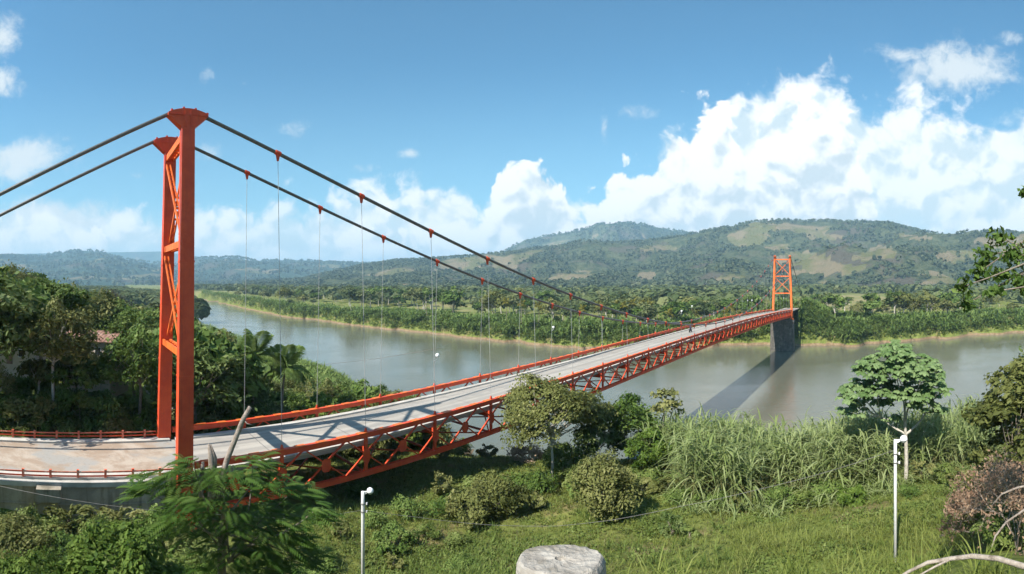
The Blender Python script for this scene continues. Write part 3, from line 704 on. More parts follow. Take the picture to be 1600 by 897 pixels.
# small motorcycle and rider on the deck
s_m, t_m = 104, 5.6
mc = tag(empty('motorcycle', B(s_m, t_m, zd(s_m)), rz=0), 'small dark motorcycle crossing the middle of the bridge deck', 'motorcycle')
zz = zd(s_m)+.0
def mring(s, r_, w):
    mb = MB(); n = 12
    for i in range(n):
        a0_, a1_ = 2*pi*i/n, 2*pi*(i+1)/n
        mb.beam(B(s+cos(a0_)*r_, t_m, zz+r_+.06+sin(a0_)*r_), B(s+cos(a1_)*r_, t_m, zz+r_+.06+sin(a1_)*r_), w, w, LN)
    return mb
wpart(mring(s_m-.65, .28, .1), 'wheel', M['black'], mc); wpart(mring(s_m+.65, .28, .1), 'wheel', M['black'], mc)
mb = MB(); mb.beam(B(s_m-.65, t_m, zz+.36), B(s_m+.1, t_m, zz+.55), .22, .26); mb.beam(B(s_m+.1, t_m, zz+.55), B(s_m+.45, t_m, zz+.85), .2, .16); wpart(mb, 'frame', M['black'], mc)
mb = MB(); mb.beam(B(s_m-.7, t_m, zz+.80), B(s_m+.05, t_m, zz+.78), .26, .12); wpart(mb, 'seat', M['black'], mc)
mb = MB(); mb.beam(B(s_m+.05, t_m, zz+.82), B(s_m+.42, t_m, zz+.90), .26, .24); wpart(mb, 'fuel_tank', M['red'], mc)
mb = MB(); mb.tube([B(s_m+.66, t_m, zz+.34), B(s_m+.42, t_m, zz+1.05)], .05, 6); mb.tube([B(s_m+.38, t_m-.36, zz+1.1), B(s_m+.42, t_m, zz+1.05), B(s_m+.38, t_m+.36, zz+1.1)], .03, 5); wpart(mb, 'fork', M['rod'], mc)
pe = bpy.data.meshes.new('person')
J = [(-.22, 0, .92), (-.16, 0, 1.22), (-.08, 0, 1.45), (-.05, 0, 1.58), (-.02, 0, 1.72), (.0, -.2, 1.42), (.14, -.26, 1.2), (.36, -.32, 1.14), (.0, .2, 1.42), (.14, .26, 1.2), (.36, .32, 1.14),
     (.16, -.17, .88), (.02, -.19, .48), (.14, -.2, .40), (.16, .17, .88), (.02, .19, .48), (.14, .2, .40)]
E_ = [(0, 1), (1, 2), (2, 3), (3, 4), (2, 5), (5, 6), (6, 7), (2, 8), (8, 9), (9, 10), (0, 11), (11, 12), (12, 13), (0, 14), (14, 15), (15, 16)]
RD = [.17, .18, .17, .065, .12, .08, .055, .045, .08, .055, .045, .10, .07, .06, .10, .07, .06]
pe.from_pydata([tuple(B(s_m+a, t_m+b, zz+c_)) for a, b, c_ in J], E_, [])
po = bpy.data.objects.new('person', pe); COL.objects.link(po); po.modifiers.new('skin', 'SKIN'); sb = po.modifiers.new('sub', 'SUBSURF'); sb.levels = sb.render_levels = 1
if not pe.skin_vertices: pe.attributes  # layer is made by the modifier below
try:
    import bmesh
    bm = bmesh.new(); bm.from_mesh(pe); ly = bm.verts.layers.skin.verify()
    for v, r_ in zip(bm.verts, RD): v[ly].radius = (r_, r_)
    bm.verts.ensure_lookup_table(); bm.verts[0][ly].use_root = True
    bm.to_mesh(pe); bm.free()
except Exception as ex: print(ex)
pe.materials.append(M['cloth'])
tag(po, 'person in dark clothes riding the motorcycle over the bridge', 'person')

# ------------------------------------------------------------------ plants
rng = np.random.default_rng(11)
PXT = np.linspace(100, 1800, 1701); RFT = shore(PXT)[1]
def rfar(p): return float(np.interp(p, PXT, RFT))
def unit(v): return v/np.maximum(np.linalg.norm(v, axis=-1, keepdims=True), 1e-9)
def leaves(pts, nrm, L, Wd, tint, droop=.35, jit=.6, lsd=.25, rg=rng):
    """diamond leaves, folded a little along the midrib"""
    n = len(pts); nrm = unit(nrm+rg.normal(0, jit, (n, 3)))
    tg = unit(np.cross(nrm, rg.normal(0, 1, (n, 3)))); tg[:, 2] -= droop; tg = unit(tg); bi = unit(np.cross(nrm, tg))
    l = (L*(1+rg.normal(0, lsd, n)))[:, None]; w = l*Wd/L
    up = unit(np.cross(tg, bi))
    a = pts-tg*l*.45; b_ = pts+bi*w*.5+up*l*.05; c_ = pts+tg*l*.55; d = pts-bi*w*.5+up*l*.05
    V_ = np.stack([a, b_, c_, d], 1).reshape(-1, 3); k = np.arange(n)*4
    return V_, np.stack([k, k+1, k+2, k+3], 1), np.repeat(tint, 4)
def tubes_np(lines, k=5):
    V_, F_, n0 = [], [], 0
    mb = MB()
    for pts, rad in lines: mb.tube(pts, rad, k, cap=False)
    return mb
def merge(list_):
    V_, F_, A_, n = [], [], [], 0
    for v, f, a_ in list_: V_.append(v); F_.append(f+n); A_.append(a_); n += len(v)
    return np.concatenate(V_), np.concatenate(F_), np.concatenate(A_)
def limb(p, q, r0, r1, rg, sag=.12, n=5):
    p = np.array(p, float); q = np.array(q, float); m_ = (p+q)/2; d = q-p; L = np.linalg.norm(d)
    m_ = m_+np.array([rg.normal(0, .07)*L, rg.normal(0, .07)*L, -sag*L*.5])
    pts = []; rad = []
    for i in range(n+1):
        t = i/n; pts.append(tuple((1-t)**2*p+2*t*(1-t)*m_+t*t*q)); rad.append(r0*(1-t)+r1*t)
    return pts, rad
def tree_np(seed, H, cr, trunk_f=.42, tr=.2, ncl=26, lpc=110, L=.42, Wd=.22, flat=.75, cl_r=.30, droop=.35, low=-.5, nstem=1, spread=0.0, umbrella=0.0, warp=.17):
    """returns (trunk tubes, crown verts, crown faces, tint); base at the origin"""
    rg = np.random.default_rng(seed); lines = []
    zt = H*trunk_f; ch = H-zt; cc_ = np.array([0, 0, zt+ch*.5])
    tops = []
    for s_ in range(nstem):
        an = 2*pi*s_/max(nstem, 1)+rg.uniform(0, 1); q = np.array([cos(an)*spread*cr, sin(an)*spread*cr, zt+ch*.15])+np.array([rg.normal(0, .05)*H, rg.normal(0, .05)*H, 0])
        ln = limb((0, 0, -.3), q, tr, tr*.62, rg, 0.02, 6); lines.append(ln); tops.append(q)
        e = cc_+np.array([rg.normal(0, .15)*cr, rg.normal(0, .15)*cr, ch*.2]); lines.append(limb(q, e, tr*.62, tr*.12, rg, 0))
    C = []
    tries = 0
    while len(C) < ncl and tries < 4000:
        tries += 1
        v = unit(rg.normal(0, 1, 3)); rad = rg.uniform(.50, .98)**.6
        if v[2] < low: continue
        p = v*rad
        q = np.array([p[0]*cr*(1-cl_r*.6), p[1]*cr*(1-cl_r*.6), p[2]*ch*.5*(1-.1)])
        if umbrella: q[2] += umbrella*ch*.5*(1-(q[0]**2+q[1]**2)/cr**2)-.2*ch*umbrella
        if any(np.linalg.norm((q-c_)/np.array([1, 1, flat])) < cr*cl_r*.62 for c_ in C): continue
        C.append(q)
    parts = []
    for i, c_ in enumerate(C):
        n = int(lpc*rg.uniform(.6, 1.3)); v = unit(rg.normal(0, 1, (n, 3))); v[:, 2] = np.where(v[:, 2] < -.25, -v[:, 2]*.6, v[:, 2])
        v = unit(v); rr_ = cr*cl_r*rg.uniform(.6, 1.35)
        rad = (rg.uniform(.35, 1.0, (n, 1))**.55+.45*(rg.random((n, 1)) < .12)*rg.random((n, 1)))*rr_*(1+.25*np.sin(v[:, :1]*5+i)); pts = cc_+c_+v*rad*np.array([1, 1, flat])
        tn = np.clip(.45+rg.normal(0, .16)+rg.normal(0, .20, n)+.10*v[:, 2], 0, 1)
        parts.append(leaves(pts, v*.7+np.array([0, 0, .6]), L, Wd, tn, droop, .45, rg=rg))
        if i % 2 == 0 or len(C) < 16:
            st = tops[int(rg.integers(len(tops)))]; lines.append(limb(st+np.array([0, 0, rg.uniform(-.1, .5)*ch*.5]), cc_+c_, tr*.34, tr*.07, rg, .15))
    V_, F_, A_ = merge(parts); fz = H/np.percentile(V_[:, 2], 99.6); V_[:, 2] *= fz
    ph = rg.uniform(0, 6, 6); w_ = 2.6/cr; Q = V_*w_           # lopsided, lumpy outline
    V_ = V_+warp*cr*np.stack([np.sin(Q[:, 1]*1.3+ph[0])*np.sin(Q[:, 2]+ph[1]), np.sin(Q[:, 0]*1.2+ph[2])*np.sin(Q[:, 2]*1.1+ph[3]), .8*np.sin(Q[:, 0]*1.5+ph[4])*np.sin(Q[:, 1]*1.4+ph[5])*np.clip(V_[:, 2]/H*2, 0, 1)], 1)
    mb = tubes_np(lines); mb.v = [(a_, b_, c_*fz) for a_, b_, c_ in mb.v]
    return mb, V_, F_, A_
def plant(name, label, cat, loc, data, lm, bm_='bark', group=None, rz=0.0, sc=1.0):
    mb, V_, F_, A_ = data
    o = tag(empty(name, loc, rz=rz), label, cat, group); o.scale = (sc,)*3
    mb.build('trunk' if 'tree' in name else 'stem', M[bm_], o, smooth=True)
    c_ = npmesh('crown' if 'tree' in name else 'foliage', V_, F_, M[lm], o, {'tint': A_}); c_['kind'] = 'stuff'
    return o
def one_mesh_tree(name, data, lm, bm_='bark'):
    mb, V_, F_, A_ = data
    nv = len(mb.v); Fs = [tuple(f) for f in mb.f]
    me = bpy.data.meshes.new(name)
    allF = Fs+[tuple(f) for f in (F_+nv).tolist()]
    me.from_pydata(list(mb.v)+[tuple(v) for v in V_.tolist()], [], allF)
    at = me.attributes.new('tint', 'FLOAT', 'POINT'); at.data.foreach_set('value', np.concatenate([np.zeros(nv), A_]).astype(np.float32))
    me.materials.append(M[bm_]); me.materials.append(M[lm])
    me.polygons.foreach_set('material_index', np.array([0]*len(Fs)+[1]*len(F_), dtype=np.int32))
    return me

# --- left wood behind the approach road
SKY_X = [-200, 0, 25, 60, 100, 125, 150, 190, 240, 300, 340, 400, 460, 520, 560, 610, 660, 700]
SKY_Y = [400, 412, 418, 430, 447, 460, 455, 486, 482, 515, 530, 568, 580, 598, 596, 608, 624, 636]
protosA = [tree_np(100+i, 10, 4.6+.5*(i % 3), .34, .22, 30, 120, .48, .26, .8, .30) for i in range(4)]
protosB = [tree_np(120+i, 10, 3.6, .40, .20, 26, 120, .42, .2, .9, .32, low=-.8) for i in range(3)]
protosL = [tree_np(140+i, 10, 4.4, .38, .18, 24, 60, .80, .50, .7, .30, droop=.6) for i in range(2)]
def proto_set(name, label, cat, plist, lm, bm_, group):
    return [plant(name, label, cat, (0, 0, -500), d, lm, bm_, group) for d in plist]
WG = 'trees of the wood behind the approach road'
LAB = {'a': 'dark broadleaf tree crowded in the wood behind the approach road', 'b': 'tall green tree standing in the wood behind the approach road',
       'l': 'large-leaved tree mixed into the wood behind the approach road', 'o': 'olive-green tree mixed into the wood behind the approach road'}
psets = {'a': proto_set('forest_tree', LAB['a'], 'tree', protosA, 'leafdark', 'bark', WG),
         'b': proto_set('forest_tree', LAB['b'], 'tree', protosB, 'leaf', 'bark', WG),
         'l': proto_set('forest_tree', LAB['l'], 'tree', protosL, 'leaf', 'palebark', WG),
         'o': proto_set('forest_tree', LAB['o'], 'tree', protosB[:2], 'leafolive', 'palebark', WG)}
WLAB = {'a': 'dark broadleaf tree', 'b': 'tall green tree', 'l': 'large-leaved tree', 'o': 'olive-green tree'}
used = set()
def place(sets, key, i, loc, sc, rz, label=None, group=None, scz=1.0):
    p = sets[key][i % len(sets[key])]
    if id(p) in used: o = copy_tree(p)
    else: o = p; used.add(id(p))
    o.location = loc; o.scale = (sc, sc, sc*scz); o.rotation_euler.z = rz
    px = 800+F*atan2(loc.x, loc.y); r = math.hypot(loc.x, loc.y)
    reg = [a_ for lim, a_ in ((20, ', at the left edge'), (110, ', around the pale-roofed house'), (190, ', around the brown-roofed house'), (255, ', just left of the tower'), (360, ', just right of the tower'), (480, ', around the two palms'), (9999, ', past the bare tree')) if px < lim][0]
    o['label'] = WLAB[key]+(' near the road' if r < road_far_r(px)+14 else ' deeper in the wood')+reg
    return o
R_ = random.Random(5)
HOUSE = [(28, 70), (150, 74)]
def road_far_r(px):                                           # distance of the bridge's far edge along this bearing
    t = th(px); d = Vector((sin(t), cos(t), 0)); q = N1+LN*WID
    den = d.x*D.y-d.y*D.x
    return (q.x*D.y-q.y*D.x)/den
cnt = 0
for i in range(900):
    if cnt >= 150: break
    px = R_.uniform(-75, 690); rmin = road_far_r(px)+5.5; rmax = min(shore(px)[0]*.93, 260)
    if rmax < rmin: continue
    r = rmin+(rmax-rmin)*R_.random()**1.5
    if px > 420 and r > 150: continue
    loc = on(px, r)
    if 365 < px < 480 and r < 78: continue
    if 0 < px < 58 and r < 72: continue
    ysk = float(np.interp(px, SKY_X, SKY_Y))+R_.uniform(-7, 46)+max(0, (72-r))*.6*R_.random()
    for hx, hr in HOUSE:
        if abs(px-hx) < 42 and r < hr+5: ysk = max(ysk, (556 if hx < 60 else 543)+R_.uniform(0, 10))
    H = (CAMZ-(ysk-HOR)/F*r)-loc.z
    if H < 3.0 or H > 24: continue
    H = min(H, 17)
    place(psets, R_.choice('aabbbllooo'), R_.randrange(9), loc-Vector((0, 0, .2)), H/10, R_.uniform(0, 6.28), scz=1.0)
    cnt += 1
for i, px in enumerate(range(300, 690, 13)):                   # the edge of the wood along the river
    r = R_.uniform(max(58, road_far_r(px)+9), road_far_r(px)+34); loc = on(px, r)
    H = (CAMZ-(float(np.interp(px, SKY_X, SKY_Y))+R_.uniform(0, 16)-HOR)/F*r)-loc.z
    if 370 < px < 470: H -= 2.2
    if H < 2: continue
    place(psets, 'abolab'[i % 6], i, loc-Vector((0, 0, .3)), min(H, 15)/10*1.05, R_.uniform(0, 6.28))

# --- named trees of the wood that stand out
plant('forest_tree', 'big round dark green tree rising above the pale house roof', 'tree', on(70, 63), tree_np(201, 14.6, 5.0, .60, .3, 42, 190, .46, .28, .75, .26, low=-.3), 'leaf', 'bark')
plant('forest_tree', 'pale-leaved slender tree with a thin grey stem beside the road railing', 'tree', on(108, 53), tree_np(202, 8.3, 2.2, .50, .12, 26, 95, .42, .30, .8, .30, low=-.2), 'leafolive', 'palebark')
plant('forest_tree', 'small tree with a smooth white trunk behind the road railing', 'tree', on(58, 52), tree_np(203, 6.0, 2.1, .48, .20, 22, 95, .40, .28, .8, .32, low=-.2), 'leafolive', 'palebark')
plant('forest_tree', 'yellowish-green flat-topped tree above the brown roof', 'tree', on(150, 95), tree_np(204, 12.5, 5.2, .55, .2, 30, 110, .5, .28, .5, .3, low=0), 'leafbright', 'palebark')
plant('forest_tree', 'tall grey-green tree standing highest beside the distant water', 'tree', on(165, 170), tree_np(205, 17, 9, .35, .3, 40, 120, .8, .45, .8, .28), 'leafgrey', 'bark')
plant('forest_tree', 'broad glossy tree just left of the orange tower', 'tree', on(215, 100), tree_np(206, 12.5, 6.4, .3, .25, 36, 140, .55, .3, .7, .28), 'leafbright', 'bark')
plant('forest_tree', 'dense leafy tree just right of the orange tower', 'tree', on(328, 62), tree_np(207, 7.8, 3.4, .22, .2, 34, 150, .42, .3, .85, .28, low=-.8), 'leaf', 'bark')
for px, r, h, w, lb, lm in [(165, 49.5, 2.3, 2.0, 'dry yellowish bush beside the railing of the approach road', 'leafolive'), (245, 50.5, 1.9, 2.2, 'low green bush at the foot of the farther tower leg', 'leaf'),
                            (70, 48, 1.8, 2.0, 'low leafy bush under the small white-trunked tree', 'leafbright'), (330, 56, 4.2, 2.8, 'rounded dense bush behind the bridge rail near the tower', 'leaf'), (430, 62, 3.8, 3.4, 'grey-green bush behind the bridge rail below the palms', 'leafolive'),
                            (500, 70, 3.6, 3.6, 'dark green bush behind the bridge rail past the palms', 'leaf'), (560, 74, 4.2, 3.4, 'bright green bush beside the riverbank canes', 'leafbright'), (-10, 50, 2.6, 2.6, 'leafy bush at the edge of the frame behind the railing', 'leaf')]:
    plant('bush', lb, 'bush', on(px, r), tree_np(int(px)+900, h, w, .08, .07, 26, 110, .26, .15, .9, .32, low=-.6), lm)

sprotos = [plant('shrub', 'x', 'bush', (0, 0, -500), tree_np(950+i, 3, [2.0, 2.4, 1.8][i], .06, .06, 30, 120, .24, .15, .9, .3, low=-.9), ['leaf', 'leafolive', 'leafbright'][i], group='shrubs along the far side of the road and bridge') for i in range(3)]
susd = set()
for i in range(64):
    px = -110+i*12.4+R_.uniform(-6, 6); d = R_.uniform(2.6, 11); r = road_far_r(px)+d; loc = on(px, r); k = R_.randrange(3); o = sprotos[k] if k not in susd else copy_tree(sprotos[k]); susd.add(k)
    o.location = loc-Vector((0, 0, .25)); s_ = R_.uniform(.55, 1.0)+.035*d+(.25 if px > 300 else 0); o.scale = (s_*R_.uniform(.9, 1.3), s_*R_.uniform(.9, 1.3), s_*R_.uniform(.8, 1.2)); o.rotation_euler.z = R_.uniform(0, 6.28)
    reg = [a_ for lim, a_ in ((0, 'at the left edge'), (60, 'below the pale-roofed house'), (130, 'below the slender pale-leaved tree'), (190, 'below the brown-roofed house'), (255, 'just left of the tower'), (350, 'just right of the tower'), (470, 'below the two palms'), (560, 'below the bare tree'), (9999, 'beside the shore canes')) if px < lim][0]
    o['label'] = ['dark green shrub ', 'olive shrub ', 'bright green shrub '][k]+('close to the rail ' if d < 6 else 'set back from the rail ')+reg
# --- palms: fronds are parts
def frond_np(L, n, lw, rg, droop=.9, ll=.34):
    t = np.linspace(0, 1, 14); z = L*(.50*t-droop*t*t*.75); x = L*(t-.22*t*t)
    mb = MB(); mb.tube([(x[i], 0, z[i]) for i in range(14)], [.035*(1-.8*q) for q in t], 4, cap=False)
    V_ = []; F_ = []
    for i in range(n):
        q = .12+.86*i/n; px = np.interp(q, t, x); pz = np.interp(q, t, z); l = L*ll*(sin(pi*min(1, q*.85+.15))**.7)
        for sg in (-1, 1):
            b0 = np.array([px, 0, pz]); tip = b0+np.array([l*.45, sg*l*.82, -l*.42+rg.normal(0, .05)*l]); mid = (b0+tip)/2+np.array([0, 0, l*.10]); w = np.array([lw, 0, 0])
            k = len(V_); V_ += [b0-w*.5, b0+w*.5, mid+w, tip, mid-w]; F_.append((k, k+1, k+2, k+3, k+4))
    return mb, V_, F_
def palm(label, loc, H, L, nf, lm, seed, group=None, lean=.06, simple_=False):
    rg = np.random.default_rng(seed); o = tag(empty('palm_tree', loc), label, 'palm', group)
    top = np.array([rg.normal(0, lean)*H, rg.normal(0, lean)*H, H]); mb = MB(); ln = limb((0, 0, -.2), top, .19, .11, rg, -.05, 8); mb.tube(ln[0], ln[1], 7, cap=False); mb.build('trunk', M['bark'], o, True)
    mesh = []
    for v in range(3):
        m2, V_, F_ = frond_np(L, 20 if not simple_ else 12, .10 if not simple_ else .15, rg, [.55, .95, 1.35][v])
        me = bpy.data.meshes.new('frond'); nv = len(m2.v); me.from_pydata(m2.v+[tuple(p) for p in V_], [], m2.f+[tuple(i+nv for i in f) for f in F_])
        at = me.attributes.new('tint', 'FLOAT', 'POINT'); at.data.foreach_set('value', np.clip(rg.normal(.5, .2, len(me.vertices)), 0, 1).astype(np.float32)); me.materials.append(M[lm]); mesh.append(me)
    for k in range(nf):
        f = bpy.data.objects.new('frond', mesh[k % 3 if k > nf*.3 else 0]); COL.objects.link(f); f.parent = o; f.location = tuple(top)
        el = rg.uniform(-.1, .35)+(-1.0 if k < nf*.3 else (-.35 if k % 3 == 0 else 0.1)); f.rotation_euler = (rg.normal(0, .2), el, 2.399*k+rg.normal(0, .2)); s_ = rg.uniform(.8, 1.1); f.scale = (s_,)*3
    return o
def palm_at(px, ycrown, r, L, lm, seed, label, group=None, nf=18, simple_=False):
    loc = on(px, r); return palm(label, loc, CAMZ-(ycrown-HOR)/F*r-loc.z, L, nf, lm, seed, group, simple_=simple_)
palm_at(394, 556, 60, 4.5, 'palm', 1, 'coconut palm with upright crown nearer the tower on the near riverbank')
palm_at(447, 574, 60, 4.3, 'palm', 2, 'coconut palm with drooping crown beside the bare grey shrub')
palm_at(222, 538, 66, 3.2, 'palm', 3, 'pale drooping palm in the wood left of the tower')
palm_at(118, 470, 120, 4.5, 'palm', 4, 'palm top poking out of the wood behind the round tree')
palm_at(312, 552, 70, 3.4, 'palm', 5, 'half-hidden palm beside the tower on the river side')
# bare shrub
def twigs(seed, H, n, r0, spread=.5):
    rg = np.random.default_rng(seed); L = []
    def rec(p, d, l, r, k):
        q = p+d*l; L.append(([tuple(p), tuple((p+q)/2+rg.normal(0, .04, 3)*l), tuple(q)], [r, r*.8, r*.6]))
        if k == 0: return
        for _ in range(3):
            d2 = unit(d+rg.normal(0, spread, 3)+np.array([0, 0, .15])); rec(p+d*l*rg.uniform(.55, 1), d2, l*rg.uniform(.55, .8), r*.6, k-1)
    for _ in range(n): rec(np.zeros(3), unit(np.array([rg.normal(0, .3), rg.normal(0, .3), 1])), H*.38, r0, 4)
    return tubes_np(L, 3)
bs = twigs(4, 7, 1, .12, .42); o = tag(empty('bare_tree', on(514, 70)), 'bare greyish twiggy tree in front of the river', 'tree'); bs.build('trunk', M['palebark'], o)
rg_ = np.random.default_rng(8); tips = np.array(bs.v)[rg_.integers(0, len(bs.v), 700)]; tips = tips[tips[:, 2] > 2.8]
v_, f_, a_ = leaves(tips, rg_.normal(0, 1, tips.shape), .22, .12, np.full(len(tips), .5)); npmesh('crown', v_, f_, M['leafgrey'], o, {'tint': a_})['kind'] = 'stuff'

rgn = np.random.default_rng(404)
# --- houses in the wood
def house(px, r, zr, w, d, rz, roofm, label):
    g = on(px, r); h = zr-g.z; o = tag(empty('house', g, rz=rz), label, 'house')
    def bx(mb, x0, x1, y0, y1, z0, z1): mb.hexa([(x0, y0, z0), (x1, y0, z0), (x1, y1, z0), (x0, y1, z0)], [(x0, y0, z1), (x1, y0, z1), (x1, y1, z1), (x0, y1, z1)])
    mb = MB(); bx(mb, -w/2, w/2, -d/2, d/2, -.5, h-1.0); mb.build('wall', M['plaster'], o)
    mb = MB(); e = .5
    for sg in (-1, 1):
        mb.hexa([(-w/2-e, sg*(d/2+e), h-1.15), (w/2+e, sg*(d/2+e), h-1.15), (w/2+e, 0, h), (-w/2-e, 0, h)][::sg], [(-w/2-e, sg*(d/2+e), h-1.05), (w/2+e, sg*(d/2+e), h-1.05), (w/2+e, 0, h+.1), (-w/2-e, 0, h+.1)][::sg])
    n = 14
    for i in range(n+1):
        x = -w/2-e+.05+i*(w+2*e-.1)/n
        for sg in (-1, 1): mb.beam((x, sg*(d/2+e), h-1.03), (x, 0, h+.12), .07, .05)
    mb.build('roof', M[roofm], o)
    for x in (-w*.25, w*.25):
        mb = MB(); bx(mb, x-.5, x+.5, -d/2-.04, -d/2+.05, h-3.0, h-1.9); f = mb.build('window', M['white'], o)
        mb = MB(); bx(mb, x-.42, x+.42, -d/2-.055, -d/2-.041, h-2.92, h-1.98); mb.build('pane', M['glassdark'], f)
    mb = MB(); bx(mb, -.45, .45, -d/2-.04, -d/2+.05, max(0, h-4), h-1.6); mb.build('door', M['rust'], o)
    return o
house(26, 70, CAMZ-(520-HOR)/F*70, 7, 5, .6, 'metalroof', 'house with a pale metal roof half hidden in the wood')
house(150, 72, CAMZ-(517-HOR)/F*72, 7.5, 6, .35, 'rust', 'house with a brown rusty roof among the trees left of the tower')

# --- far bank: trees, palms, thickets
fprot = [one_mesh_tree('far_tree', tree_np(300+i, 10, [4.2, 3.4, 5.0, 2.9, 4.0][i], [.35, .45, .4, .3, .25][i], .22, [20, 16, 22, 14, 20][i], 46, .85, .6, .8, .34), ['leaffar', 'leaffar', 'leafolive', 'leafdark', 'leaf'][i], 'palebark') for i in range(5)]
FLAB = ['grey-green broadleaf far-bank tree', 'slim grey-green far-bank tree', 'olive spreading far-bank tree', 'dark narrow far-bank tree', 'fresh green bushy far-bank tree']
def far_tree(px, r, H, k, rz):
    o = bpy.data.objects.new('far_tree', fprot[k]); COL.objects.link(o); loc = on(px, r); o.location = loc-Vector((0, 0, .3)); s_ = H/10; o.scale = (s_*R_.uniform(.9, 1.3), s_*R_.uniform(.9, 1.3), s_); o.rotation_euler.z = rz
    row = ' near the water' if r < float(shore(px)[1])*1.25 else ' set back'
    reg = [a_ for lim, a_ in ((430, ', at the bend upstream'), (560, ', behind the first hangers'), (690, ', behind the middle hangers'), (840, ', below the sloping cables'), (1000, ', behind the cables\' low point'), (1195, ', left of the far tower'), (1400, ', right of the far tower'), (9999, ', beyond the round-leaved tree')) if px < lim][0]
    tag(o, FLAB[k]+row+reg, 'tree', 'trees on the far riverbank')
FT_X = [300, 380, 450, 600, 700, 800, 880, 960, 1060, 1120, 1200, 1260, 1320, 1400, 1500, 1600, 1700]
FT_Y = [452, 448, 446, 443, 447, 452, 455, 462, 466, 462, 462, 462, 458, 455, 458, 462, 460]
k = 0
while k < 235:
    px = R_.uniform(305, 1690); rf0 = float(shore(px)[1]); r = rf0*(1.07+.75*R_.random()**1.3)+10
    loc = on(px, r); s_ = (loc-N1).dot(D); t_ = (loc-N1).dot(LN)
    if s_ > 215 and -3 < t_ < 12: continue
    y0 = float(np.interp(px, FT_X, FT_Y))+R_.uniform(-3, 22)
    H = CAMZ-(y0-HOR)/F*r-loc.z
    if H < 4: continue
    far_tree(px, r, min(H, 20), R_.choice([0, 0, 1, 1, 2, 2, 3, 4, 4] if px < 1000 else [0, 1, 2, 2, 3, 4, 4]), R_.uniform(0, 6.28)); k += 1
k = 0
while k < 48:
    px = R_.uniform(110, 352); rn0 = float(shore(px)[0]); r = R_.uniform(150, min(rn0*.96, 620)); loc = on(px, r)
    H = CAMZ-(float(np.interp(px, SKY_X, SKY_Y))+R_.uniform(-12, 8)-HOR)/F*r-loc.z
    if r > rn0*.97 or H < 3.5 or H > 19: k += .02; continue
    o = bpy.data.objects.new('forest_tree', fprot[R_.randrange(5)]); COL.objects.link(o); o.location = loc-Vector((0, 0, .3)); s_ = H/10; o.scale = (s_*1.15, s_*1.15, s_); o.rotation_euler.z = R_.uniform(0, 6.28)
    kd = fprot.index(o.data); tag(o, ['rounded grey-green', 'slim grey-green', 'olive spreading', 'dark narrow', 'fresh green bushy'][kd]+' tree on the near bank upstream, '+('left of the tower' if px < 250 else 'right of the tower')+(', closer' if r < 300 else ', farther off'), 'tree', 'trees on the near bank upstream'); k += 1
for px, r, H, kk in [(1065, 300, 14, 4), (1085, 305, 15, 4), (1105, 310, 13, 4), (1045, 310, 12, 4), (1135, 330, 15, 4), (1165, 330, 13, 4), (1360, 330, 13, 2), (1340, 320, 11, 2)]: far_tree(px, r, H, kk, px)
FP = [(668, 455, 340, 0), (756, 460, 300, 0), (790, 472, 286, 1), (815, 476, 280, 1), (705, 452, 330, 0), (935, 476, 275, 1), (912, 484, 268, 1), (965, 476, 285, 1), (976, 478, 275, 1), (988, 474, 285, 1), (1003, 476, 280, 1), (1015, 478, 278, 1), (1028, 482, 290, 0), (1046, 490, 268, 1), (1135, 490, 285, 1), (1140, 482, 300, 1), (855, 470, 290, 0), (840, 478, 275, 1), (1390, 470, 330, 1), (1440, 474, 330, 1)]
pp = None
for i, (px, y, r, yl) in enumerate(FP):
    lb = 'yellowing coconut palm behind the far riverbank thicket' if yl else 'green coconut palm behind the far riverbank thicket'
    lb += [a_ for lim, a_ in ((720, ' at mid-river'), (830, ' below the farther cable'), (960, ' left of the palm row'), (1032, ' in the palm row'), (1160, ' left of the far tower'), (9999, ' right of the far tower')) if px < lim][0]
    palm_at(px, y, r, 3.8, 'palmyellow' if yl else 'palm', 40+i, lb, 'coconut palms on the far bank', nf=13, simple_=True)

def blades(base, n_each, L, w, rg, up=.9, seg=4, h0=0.0, h1=0.0, droop=1.0, spread=.6):
    """arching strap blades: base (N,3); each plant gets n_each blades leaving at height h0..h1"""
    N = len(base)*n_each; b0 = np.repeat(base, n_each, 0).copy(); b0[:, 2] += rg.uniform(h0, h1, N)
    az = rg.uniform(0, 2*pi, N); l = L*np.clip(1+rg.normal(0, .25, N), .4, 1.6); d = np.stack([np.cos(az), np.sin(az), np.zeros(N)], 1); sd_ = np.stack([-np.sin(az), np.cos(az), np.zeros(N)], 1)
    el = np.clip(up+rg.normal(0, .25, N), .1, 1.5); dr = droop*np.clip(1+rg.normal(0, .3, N), .2, 2); sp = spread
    rows = []
    for i in range(seg+1):
        t = i/seg; hor = l*(t*np.cos(el)*sp+.35*dr*t*t); ver = l*(t*np.sin(el)-.55*dr*t*t)
        c_ = b0+d*hor[:, None]+np.array([0, 0, 1])*ver[:, None]; ww = w*(.55+.9*t-1.4*t*t)*(l/L) if i < seg else w*.04*np.ones(N)
        rows.append(np.stack([c_-sd_*ww[:, None]*.5, c_+sd_*ww[:, None]*.5], 1))
    V_ = np.stack(rows, 1).reshape(N, -1, 3); nv = V_.shape[1]; k_ = np.arange(N)*nv
    F_ = np.concatenate([np.stack([k_+2*i, k_+2*i+1, k_+2*i+3, k_+2*i+2], 1) for i in range(seg)])
    tint = np.repeat(np.clip(np.repeat(rg.normal(.5, .18, len(base)), n_each)+rg.normal(0, .15, N), 0, 1), nv)
    return V_.reshape(-1, 3), F_, tint
